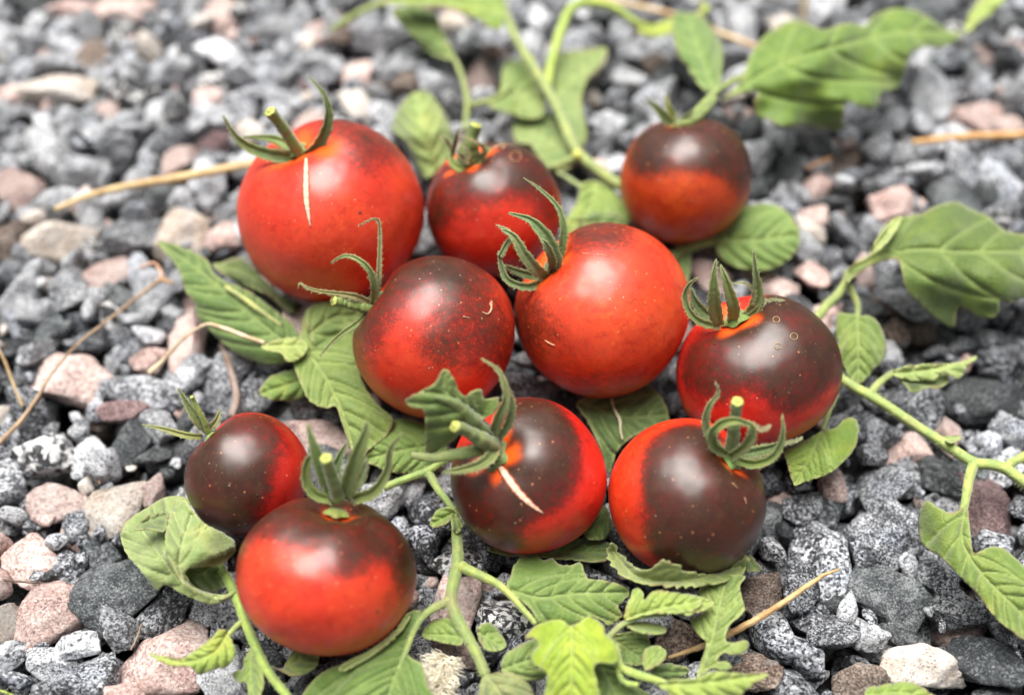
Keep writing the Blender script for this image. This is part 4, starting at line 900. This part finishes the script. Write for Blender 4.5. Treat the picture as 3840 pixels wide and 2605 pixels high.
leaf(v, 'O', [(695, 715), (715, 690), (770, 685), (820, 700), (840, 730), (815, 770), (770, 760), (735, 790), (705, 770)], [(700, 760), (760, 720), (830, 720)], [1.55, 1.5], (0.17, 0.28, 0.06), camber=.25, nv=4)
leaf(v, 'O', [(588, 892), (610, 858), (650, 842), (690, 840), (705, 880), (680, 905), (625, 908)], [(695, 860), (600, 890)], [.9, .8], (0.15, 0.28, 0.03), nv=3)
# leaf between T4, T8, T9
leaf(None, 'O', [(826, 1042), (848, 995), (880, 958), (930, 950), (985, 975), (1015, 1020), (1000, 1060), (950, 1074), (890, 1072), (850, 1056)], [(990, 1010), (920, 1020), (840, 1040)], [.8, .9, .8], (0.16, 0.29, 0.045), name='tomato_leaf', label='green leaf lying below the middle left tomato beside the spread sepals', cat='leaf')
leaf(None, 'E', [(1690, 1150), (1880, 1090), (2050, 1030), (2150, 1035), (2240, 1110), (2290, 1230), (2290, 1330), (2150, 1340), (2030, 1400), (1950, 1480), (1900, 1620), (1840, 1450), (1760, 1280)], [(1720, 1160), (1960, 1250), (2270, 1240)], [.7, .8, .7], (0.09, 0.18, 0.035), name='tomato_leaf', label='dark green leaf in the hollow under the middle right tomato', cat='leaf', camber=.2)
w_ = empty('straw', atz(2310, 1560, 0.9), 'thin pale bent straw on the dark leaf under the middle right tomato', 'straw')
stem('stalk', 'E', [(1915, 1130), (1935, 1200), (1970, 1270), (1975, 1340), (1990, 1400)], [1.0, 1.05, 1.0], [18, 22, 14], w_, (0.45, 0.45, 0.3), mat=STRAW)
leaf(None, 'H', [(1100, 620), (1250, 600), (1500, 640), (1620, 560), (1760, 545), (1900, 580), (1905, 640), (1880, 695), (1780, 705), (1660, 690), (1540, 680), (1400, 660), (1230, 660)], [(1150, 630), (1500, 650), (1890, 640)], [.5, .7, .6], (0.10, 0.19, 0.03), name='tomato_leaf', label='flat dark leaf squeezed under the cracked tomato and the darkest one', cat='leaf', camber=.1)
leaf(None, 'H', [(1735, 520), (1770, 420), (1860, 330), (1910, 420), (1900, 520), (1840, 560), (1760, 550)], [(1870, 350), (1780, 530)], [.8, .8], (0.13, 0.24, 0.04), name='tomato_leaf', label='small leaf in the gap between the cracked tomato and the darkest tomato', cat='leaf', nv=3)
# curled leaf under T10
leaf(None, 'O', [(1378, 1262), (1385, 1232), (1405, 1250), (1440, 1285), (1475, 1292), (1500, 1272), (1525, 1276), (1560, 1295), (1610, 1302), (1650, 1292), (1672, 1274), (1697, 1262), (1692, 1292), (1668, 1312), (1605, 1328), (1510, 1330), (1450, 1322), (1405, 1300)], [(1390, 1250), (1450, 1308), (1560, 1315), (1680, 1285)], [1.2, 1.7, 1.9, 1.5], (0.30, 0.40, 0.13), name='tomato_leaf', label='pale leaf edge curled up around the underside of the darkest tomato', cat='leaf', camber=.0, nv=7, teeth=16, wave=.3, fold=0.5)
leaf(None, 'I', [(430, 700), (468, 655), (510, 690), (560, 755), (500, 765), (440, 760)], [(460, 670), (500, 750)], [.8, .8], LD, name='tomato_leaf', label='tiny dark leaf tip at the lower right of the darkest tomato', cat='leaf', nv=2)

# bottom centre vine
v = empty('tomato_vine', atz(1700, 2190, 0.6), 'forked vine with yellow joints below the cracked tomato, carrying toothed leaves', 'vine')
stem('stem', 'H', [(420, 215), (560, 160), (700, 110), (800, 50), (900, 0)], [.8, 1.1, 1.5], [50, 50, 44], v, (0.28, 0.38, 0.11))
stem('side_stem', 'H', [(710, 110), (770, 220), (840, 310), (890, 400), (895, 470)], [1.1, 1.1, 1.0], [56, 44, 56], v, (0.28, 0.38, 0.10))
stem('stem', 'H', [(890, 420), (900, 560), (905, 700), (880, 830), (862, 950), (895, 1060), (960, 1180), (1030, 1310), (1090, 1450)], [1.0, 1.2, 1.3, 1.3, 1.2], [60, 80, 84, 76, 70], v, (0.26, 0.33, 0.10))
node(v, 'H', 940, 735, 1.32, 104, (0.38, 0.44, 0.11)); node(v, 'H', 840, 960, 1.32, 96, (0.38, 0.44, 0.11)); node(v, 'H', 712, 110, 1.1, 74)
stem('side_stem', 'H', [(930, 735), (1050, 790), (1170, 850), (1260, 930), (1340, 1020), (1420, 1110)], [1.3, 1.5, 1.5], [70, 54, 44, 36], v, (0.36, 0.43, 0.12))
stem('side_stem', 'H', [(850, 960), (740, 1012), (660, 1080), (605, 1180), (565, 1290), (500, 1440), (450, 1620)], [1.3, 1.5, 1.5, 1.5], [60, 46, 36, 18], v, (0.30, 0.38, 0.12))
leaf(v, 'H', [(1225, 870), (1255, 785), (1290, 700), (1340, 662), (1412, 645), (1465, 692), (1530, 680), (1575, 722), (1640, 722), (1722, 712), (1735, 760), (1765, 812), (1860, 822), (1985, 855), (2035, 905), (1990, 960), (1960, 1000), (1985, 1060), (1900, 1120), (1850, 1085), (1750, 1062), (1650, 1120), (1560, 1100), (1440, 1100), (1390, 1020), (1300, 940)],
     [(1260, 890), (1450, 940), (1640, 915), (2020, 905)], [1.5, 1.6, 1.5, 1.2], (0.17, 0.30, 0.055), camber=.3, nv=6, teeth=7)
leaf(v, 'H', [(722, 445), (758, 375), (830, 340), (885, 375), (845, 440), (785, 475), (735, 472)], [(880, 380), (730, 460)], [1.1, 1.0], (0.19, 0.33, 0.04), nv=3, camber=.1)
leaf(v, 'H', [(865, 390), (920, 415), (938, 468), (912, 512), (870, 490)], [(880, 400), (912, 500)], [1.2, 1.2], (0.15, 0.27, 0.04), nv=2, camber=.05)
leaf(v, 'H', [(668, 1172), (728, 1095), (820, 1070), (890, 1090), (925, 1160), (935, 1245), (850, 1242), (760, 1222), (692, 1205)], [(925, 1190), (680, 1175)], [1.2, 1.1], (0.20, 0.34, 0.06), nv=4, camber=.15, teeth=3)
leaf(v, 'H', [(1030, 1155), (1060, 1112), (1130, 1108), (1190, 1178), (1225, 1250), (1170, 1287), (1090, 1280), (1050, 1220)], [(1010, 1150), (1200, 1265)], [1.2, 1.1], (0.19, 0.32, 0.06), nv=4, camber=.15, teeth=3)
leaf(v, 'H', [(655, 1018), (572, 1035), (540, 1100), (450, 1190), (330, 1280), (165, 1360), (0, 1440), (-120, 1580), (-140, 1690), (720, 1690), (700, 1500), (672, 1380), (605, 1335), (572, 1290), (595, 1180), (640, 1110), (665, 1050)],
     [(600, 1180), (560, 1300), (480, 1480), (430, 1660)], [1.4, 1.5, 1.6, 1.5], (0.15, 0.28, 0.045), camber=.4, nv=7, wave=.2)
leaf(v, 'H', [(600, 1040), (555, 1060), (530, 1110), (445, 1195), (325, 1285), (180, 1360), (120, 1420), (200, 1400), (340, 1320), (470, 1220), (560, 1120)], [(590, 1050), (440, 1220), (150, 1400)], [1.6, 1.7, 1.6], (0.33, 0.43, 0.15), camber=.05, nv=2)
leaf(v, 'H', [(1045, 1560), (1058, 1480), (1105, 1440), (1200, 1428), (1320, 1468), (1395, 1540), (1400, 1700), (1045, 1700)], [(1090, 1440), (1180, 1560), (1230, 1690)], [1.4, 1.6, 1.5], (0.27, 0.34, 0.15), camber=.4, nv=4)
leaf(v, 'H', [(1190, 1405), (1205, 1330), (1300, 1252), (1425, 1210), (1440, 1300), (1410, 1380), (1490, 1430), (1460, 1470), (1370, 1482), (1280, 1452), (1210, 1430)], [(1200, 1410), (1300, 1370), (1430, 1330)], [1.1, 1.2, 1.1], (0.17, 0.29, 0.06), nv=4)

# bottom bright sprig
v = empty('leaf_sprig', atz(2480, 2420, 0.6), 'young sprig of bright yellow green leaves at the bottom centre', 'leaf sprig')
stem('stem', 'H', [(2278, 1050), (2180, 1052), (2090, 1068), (1985, 1115), (1900, 1195), (1860, 1270)], [1.8, 1.8, 1.6, 1.4], [24, 34, 40, 44], v, (0.33, 0.40, 0.15))
leaf(v, 'H', [(1345, 1205), (1400, 1135), (1500, 1090), (1590, 1085), (1640, 1120), (1700, 1100), (1750, 1062), (1812, 1080), (1862, 1122), (1880, 1180), (1935, 1230), (1965, 1330), (1930, 1370), (1820, 1368), (1800, 1420), (1822, 1500), (1830, 1700), (1480, 1700), (1492, 1450), (1400, 1372), (1392, 1300), (1440, 1245), (1400, 1205)],
     [(1650, 1110), (1655, 1300), (1650, 1500), (1650, 1690)], [2.2, 2.4, 2.3, 2.0], (0.42, 0.60, 0.04), camber=.35, nv=6, teeth=3)
leaf(v, 'H', [(2000, 1085), (2005, 1020), (2030, 960), (2050, 900), (2082, 872), (2122, 900), (2132, 952), (2180, 902), (2240, 888), (2340, 905), (2420, 920), (2510, 960), (2460, 1020), (2360, 1040), (2260, 1040), (2140, 1050), (2060, 1075)], [(1995, 1090), (2120, 1040), (2280, 1000), (2500, 960)], [1.7, 2.0, 2.0], (0.34, 0.50, 0.09), camber=.15, nv=6, teeth=6)
leaf(v, 'H', [(2010, 1110), (2140, 1100), (2250, 1120), (2270, 1165), (2180, 1180), (2080, 1160)], [(2010, 1115), (2260, 1150)], [1.6, 1.5], (0.2, 0.33, 0.07), nv=4, camber=.1)
leaf(v, 'I', [(150, 870), (200, 840), (300, 790), (445, 795), (412, 860), (428, 950), (442, 1020), (380, 1085), (335, 1130), (318, 1215), (370, 1232), (440, 1216), (470, 1240), (448, 1292), (380, 1312), (300, 1302), (262, 1350), (330, 1358), (357, 1400), (300, 1412), (222, 1400), (160, 1445), (128, 1452), (168, 1320), (188, 1235), (132, 1172), (90, 1090), (170, 1040), (185, 960), (145, 920)],
     [(140, 1445), (220, 1240), (270, 1020), (320, 820)], [1.3, 1.5, 1.6, 1.5], (0.29, 0.42, 0.11), camber=.25, nv=7, teeth=3)
leaf(v, 'I', [(-80, 985), (-40, 920), (20, 908), (110, 920), (240, 965), (200, 1010), (90, 1050), (0, 1045)], [(-80, 1000), (60, 985), (230, 968)], [1.7, 1.9, 1.8], (0.33, 0.47, 0.10), nv=4, camber=.15)
stem('petiole', 'H', [(1940, 1240), (1960, 1340), (1990, 1400), (2080, 1440), (2180, 1470), (2278, 1500)], [1.8, 1.7, 1.6], [40, 50, 56, 40], v, (0.36, 0.48, 0.12))
stem('petiole', 'H', [(1960, 1330), (1965, 1430), (2000, 1490), (2090, 1510)], [1.7, 1.6], [36, 34], v, (0.36, 0.48, 0.12))
leaf(v, 'I', [(-140, 1500), (0, 1472), (120, 1465), (240, 1420), (400, 1432), (595, 1440), (505, 1500), (425, 1570), (380, 1660), (0, 1660), (-60, 1560)], [(-130, 1510), (150, 1500), (580, 1442)], [1.7, 2.1, 1.8], (0.36, 0.52, 0.10), camber=.3, nv=6)
leaf(v, 'H', [(2125, 1290), (2180, 1255), (2262, 1270), (2272, 1330), (2222, 1380), (2140, 1412), (2120, 1345)], [(2140, 1405), (2250, 1280)], [1.6, 1.5], (0.22, 0.35, 0.06), nv=3, camber=.1)
leaf(v, 'H', [(1900, 1185), (2010, 1165), (2120, 1160), (2170, 1240), (2130, 1370), (2000, 1370), (1930, 1270)], [(1920, 1200), (2110, 1340)], [1.0, .9], (0.11, 0.21, 0.035), nv=5)
leaf(v, 'H', [(1790, 1370), (1940, 1375), (2000, 1480), (2100, 1530), (2200, 1620), (2000, 1700), (1800, 1700)], [(1850, 1390), (1990, 1660)], [1.2, 1.2], (0.12, 0.23, 0.04), nv=5)
leaf(v, 'H', [(2170, 1400), (2278, 1370), (2420, 1400), (2380, 1460), (2250, 1480)], [(2180, 1430), (2400, 1420)], [.9, .8], LD, nv=3)

# bottom left sprig
v = empty('leaf_sprig', atz(870, 2300, 0.6), 'sprig with a pale crumpled leaf turned underside up at the lower left', 'leaf sprig')
stem('stem', 'G', [(1390, 660), (1440, 740), (1500, 830), (1560, 960), (1612, 1100), (1685, 1270), (1765, 1430), (1900, 1600)], [1.0, 1.2, 1.3, 1.3], [54, 62, 62, 56], v, (0.30, 0.42, 0.09))
leaf(v, 'G', [(795, 560), (802, 475), (860, 412), (960, 352), (1040, 300), (1120, 272), (1215, 278), (1250, 320), (1180, 460), (1160, 600), (1190, 720), (1250, 830), (1320, 890), (1440, 925), (1470, 955), (1380, 978), (1270, 942), (1180, 902), (1085, 852), (1035, 892), (990, 840), (920, 752), (840, 662)],
     [(1440, 945), (1200, 850), (1040, 640), (940, 500)], [1.3, 1.7, 1.8, 1.4], (0.33, 0.45, 0.19), camber=.4, nv=6, wave=.35, teeth=4, flip=False)
leaf(v, 'G', [(875, 480), (950, 415), (1030, 380), (1100, 375), (1095, 470), (1070, 505), (1000, 492), (930, 492)], [(890, 470), (1080, 400)], [2.15, 2.1], (0.12, 0.19, 0.07), camber=.05, nv=3)
leaf(v, 'G', [(1085, 560), (1100, 450), (1150, 350), (1212, 295), (1265, 360), (1345, 450), (1440, 500), (1535, 560), (1545, 630), (1500, 685), (1440, 722), (1330, 735), (1245, 742), (1212, 785), (1235, 842), (1300, 882), (1400, 912), (1500, 922), (1440, 952), (1330, 922), (1212, 855), (1140, 745), (1100, 655)],
     [(1420, 935), (1200, 790), (1190, 620), (1260, 400)], [1.7, 2.3, 2.5, 2.1], (0.35, 0.48, 0.20), camber=.3, nv=6, wave=.3, teeth=4)
leaf(v, 'G', [(1200, 735), (1330, 715), (1470, 720), (1480, 840), (1400, 900), (1290, 880), (1220, 820)], [(1220, 760), (1460, 800)], [1.2, 1.1], (0.10, 0.19, 0.04), nv=3)
stem('petiole', 'G', [(1440, 950), (1490, 930), (1540, 900)], [1.5, 1.3], [26, 34], v, SY)
stem('petiole', 'G', [(1600, 1085), (1560, 1120), (1520, 1160), (1480, 1210)], [1.3, 1.4], [40, 30], v, SY)
leaf(v, 'G', [(978, 1300), (1080, 1320), (1200, 1330), (1310, 1262), (1400, 1190), (1432, 1150), (1480, 1148), (1512, 1200), (1548, 1272), (1532, 1345), (1470, 1402), (1432, 1398), (1312, 1440), (1250, 1390), (1150, 1390), (1060, 1362)], [(1490, 1180), (1400, 1300), (1200, 1360), (1000, 1305)], [1.5, 1.6, 1.5, 1.2], (0.36, 0.52, 0.08), camber=.2, nv=7, teeth=5)
leaf(v, 'G', [(1530, 1432), (1592, 1400), (1610, 1330), (1650, 1268), (1682, 1330), (1722, 1420), (1735, 1500), (1700, 1600), (1640, 1600), (1620, 1500), (1560, 1490)], [(1650, 1280), (1650, 1420), (1670, 1580)], [1.1, 1.1], (0.20, 0.33, 0.05), nv=5, camber=.15)
leaf(v, 'G', [(1780, 1385), (1860, 1400), (1900, 1320), (1980, 1268), (2085, 1285), (2085, 1380), (2000, 1442), (1920, 1452), (1840, 1415)], [(1790, 1395), (1920, 1370), (2070, 1300)], [1.0, .9], (0.20, 0.31, 0.07), nv=4, camber=.15)
leaf(None, 'I', [(1235, 1620), (1240, 1540), (1340, 1512), (1500, 1488), (1600, 1518), (1655, 1560), (1720, 1600), (1700, 1680), (1240, 1680)], [(1250, 1580), (1480, 1560), (1700, 1630)], [1.0, 1.2, 1.0], (0.26, 0.42, 0.07), name='tomato_leaf', label='leaf edge cut by the bottom edge below the white stone', cat='leaf', nv=5)
w_ = empty('grass_blade', atz(20, 2600, 0.6), 'thin green blade crossing the bottom left corner', 'grass blade')
stem('blade', 'G', [(-40, 1535), (40, 1560), (130, 1600)], .6, [16, 12], w_, (0.35, 0.45, 0.08))

# ------------------------------------------------------------------ straws, twigs, tuft
def straw(label, reg, pts, zs, wd, color, cat='straw', name='straw', part='stalk'):
    e = empty(name, pz(reg, pts[:1], zs if not hasattr(zs, '__len__') else zs[0])[0], label, cat)
    stem(part, reg, pts, zs, wd, e, color, mat=STRAW, wob=0.004); return e
ST = (0.62, 0.47, 0.24)
straw('long golden straw lying from the cracked red tomato towards the left', 'A', [(1830, 1050), (1600, 1085), (1350, 1135), (1100, 1180), (850, 1220), (600, 1280), (360, 1375)], [.7, .9, .6], [44, 54, 56, 42, 30], ST)
straw('golden straw at the top edge passing behind the small upper leaf', 'Q', [(2180, -20), (2350, 15), (2540, 62), (2690, 120), (2840, 178)], .6, [32, 34, 34], (0.65, 0.50, 0.30))
straw('orange tan straw at the right edge above the big leaf', 'C', [(1540, 935), (1700, 920), (1900, 900), (2100, 893), (2360, 882)], .5, [26, 52, 46, 46], (0.60, 0.36, 0.15))
straw('short white straw standing at the top edge behind the broad leaf', 'C', [(830, -40), (832, 60), (828, 150)], [1.8, .9], [64, 56], (0.8, 0.74, 0.62))
straw('broken brown straw bit among stones right of the dark round tomato', 'C', [(850, 1110), (920, 1075), (1010, 1040)], .4, [22, 26], (0.40, 0.2, 0.09))
straw('tan straw pointing up right over the grey stones at the lower right', 'I', [(-60, 1330), (150, 1260), (330, 1180), (600, 1030), (840, 870), (960, 790), (1065, 750)], [.3, .6, .9, .8], [20, 42, 44, 40, 26, 14], (0.52, 0.36, 0.17))
straw('pale dry stalk lying across the long pointed leaf', 'D', [(975, 965), (1080, 870), (1200, 740), (1350, 645), (1460, 662), (1600, 715), (1740, 765)], [.3, .5, 1.3, 1.75, 1.75, 1.6], [30, 26, 18, 26, 32, 28], (0.60, 0.50, 0.34))
e = straw('thin forked brown twig over the gravel at the left', 'D', [(-40, 1450), (120, 1290), (240, 1130), (330, 980), (500, 780), (700, 620), (880, 480), (1060, 340)], [.3, .6, .9, .9], [30, 30, 18, 16, 18, 26], (0.36, 0.25, 0.15), 'twig', 'twig', 'stick')
stem('side_stick', 'D', [(-20, 780), (30, 880), (80, 1010), (150, 1180)], [.9, .5], [14, 24, 26], e, (0.36, 0.28, 0.17), mat=STRAW)
stem('side_stick', 'D', [(1055, 345), (1090, 355), (1140, 372)], [.9, .9], [30, 16], e, (0.45, 0.28, 0.13), mat=STRAW)
stem('side_stick', 'D', [(1060, 340), (1055, 295), (1010, 240), (910, 270)], [.9, 1.0], [34, 24, 14], e, (0.50, 0.31, 0.22), mat=STRAW)
straw('thin dark root lying between pink stones at the left edge', 'G', [(-40, 815), (100, 828), (250, 840)], .3, [16, 12], (0.12, 0.09, 0.07))
straw('thin brown stalk above the cream stone with a dark corner', 'G', [(600, 20), (630, 90), (655, 190)], .3, [20, 14], (0.22, 0.13, 0.08))
straw('fine dry root beside the pale pink granite block', 'G', [(930, 1110), (900, 1200), (860, 1280)], .3, [14, 10], (0.25, 0.2, 0.15))
straw('dull purplish brown dry stalk rising behind the smallest tomato', 'D', [(1520, 1250), (1555, 1130), (1530, 1000), (1490, 860), (1450, 770)], [.9, .6, .2], [62, 54, 44, 34], (0.24, 0.19, 0.17))
# seed tuft
e = empty('seed_tuft', atz(*px('H', [(850, 1560)])[0], 0.3), 'cream bristly seed tuft at the bottom between the vine leaves', 'seed tuft')
V = []; F = []
for i in range(900):
    t = random.random(); bx, by = 830 - 40 * t + random.gauss(0, 22), 1320 + 300 * t
    ang = random.gauss(math.pi * (0.98 if t > .25 else 1.12), 0.55); L = random.uniform(50, 170) * (0.75 if t > .5 else 1)
    if random.random() < .25: ang = random.uniform(-1.2, 0.4); L *= .8
    p0 = atz(*px('H', [(bx, by)])[0], 0.5); p2 = atz(*px('H', [(bx + math.cos(ang) * L, by - math.sin(ang) * L * .8)])[0], 0.6 + random.uniform(0, .6))
    p1 = (p0 + p2) / 2 + Vector((random.gauss(0, .04), random.gauss(0, .04), random.uniform(0, .15)))
    a, b = tube_geo(spl([p0, p1, p2], 5), [.015, .014, .012, .010, .005], 4, 0, False); n0 = len(V); V += a; F += [tuple(k + n0 for k in f) for f in b]
tag(mk('bristles', V, F, TUFTM, e), kind='stuff')
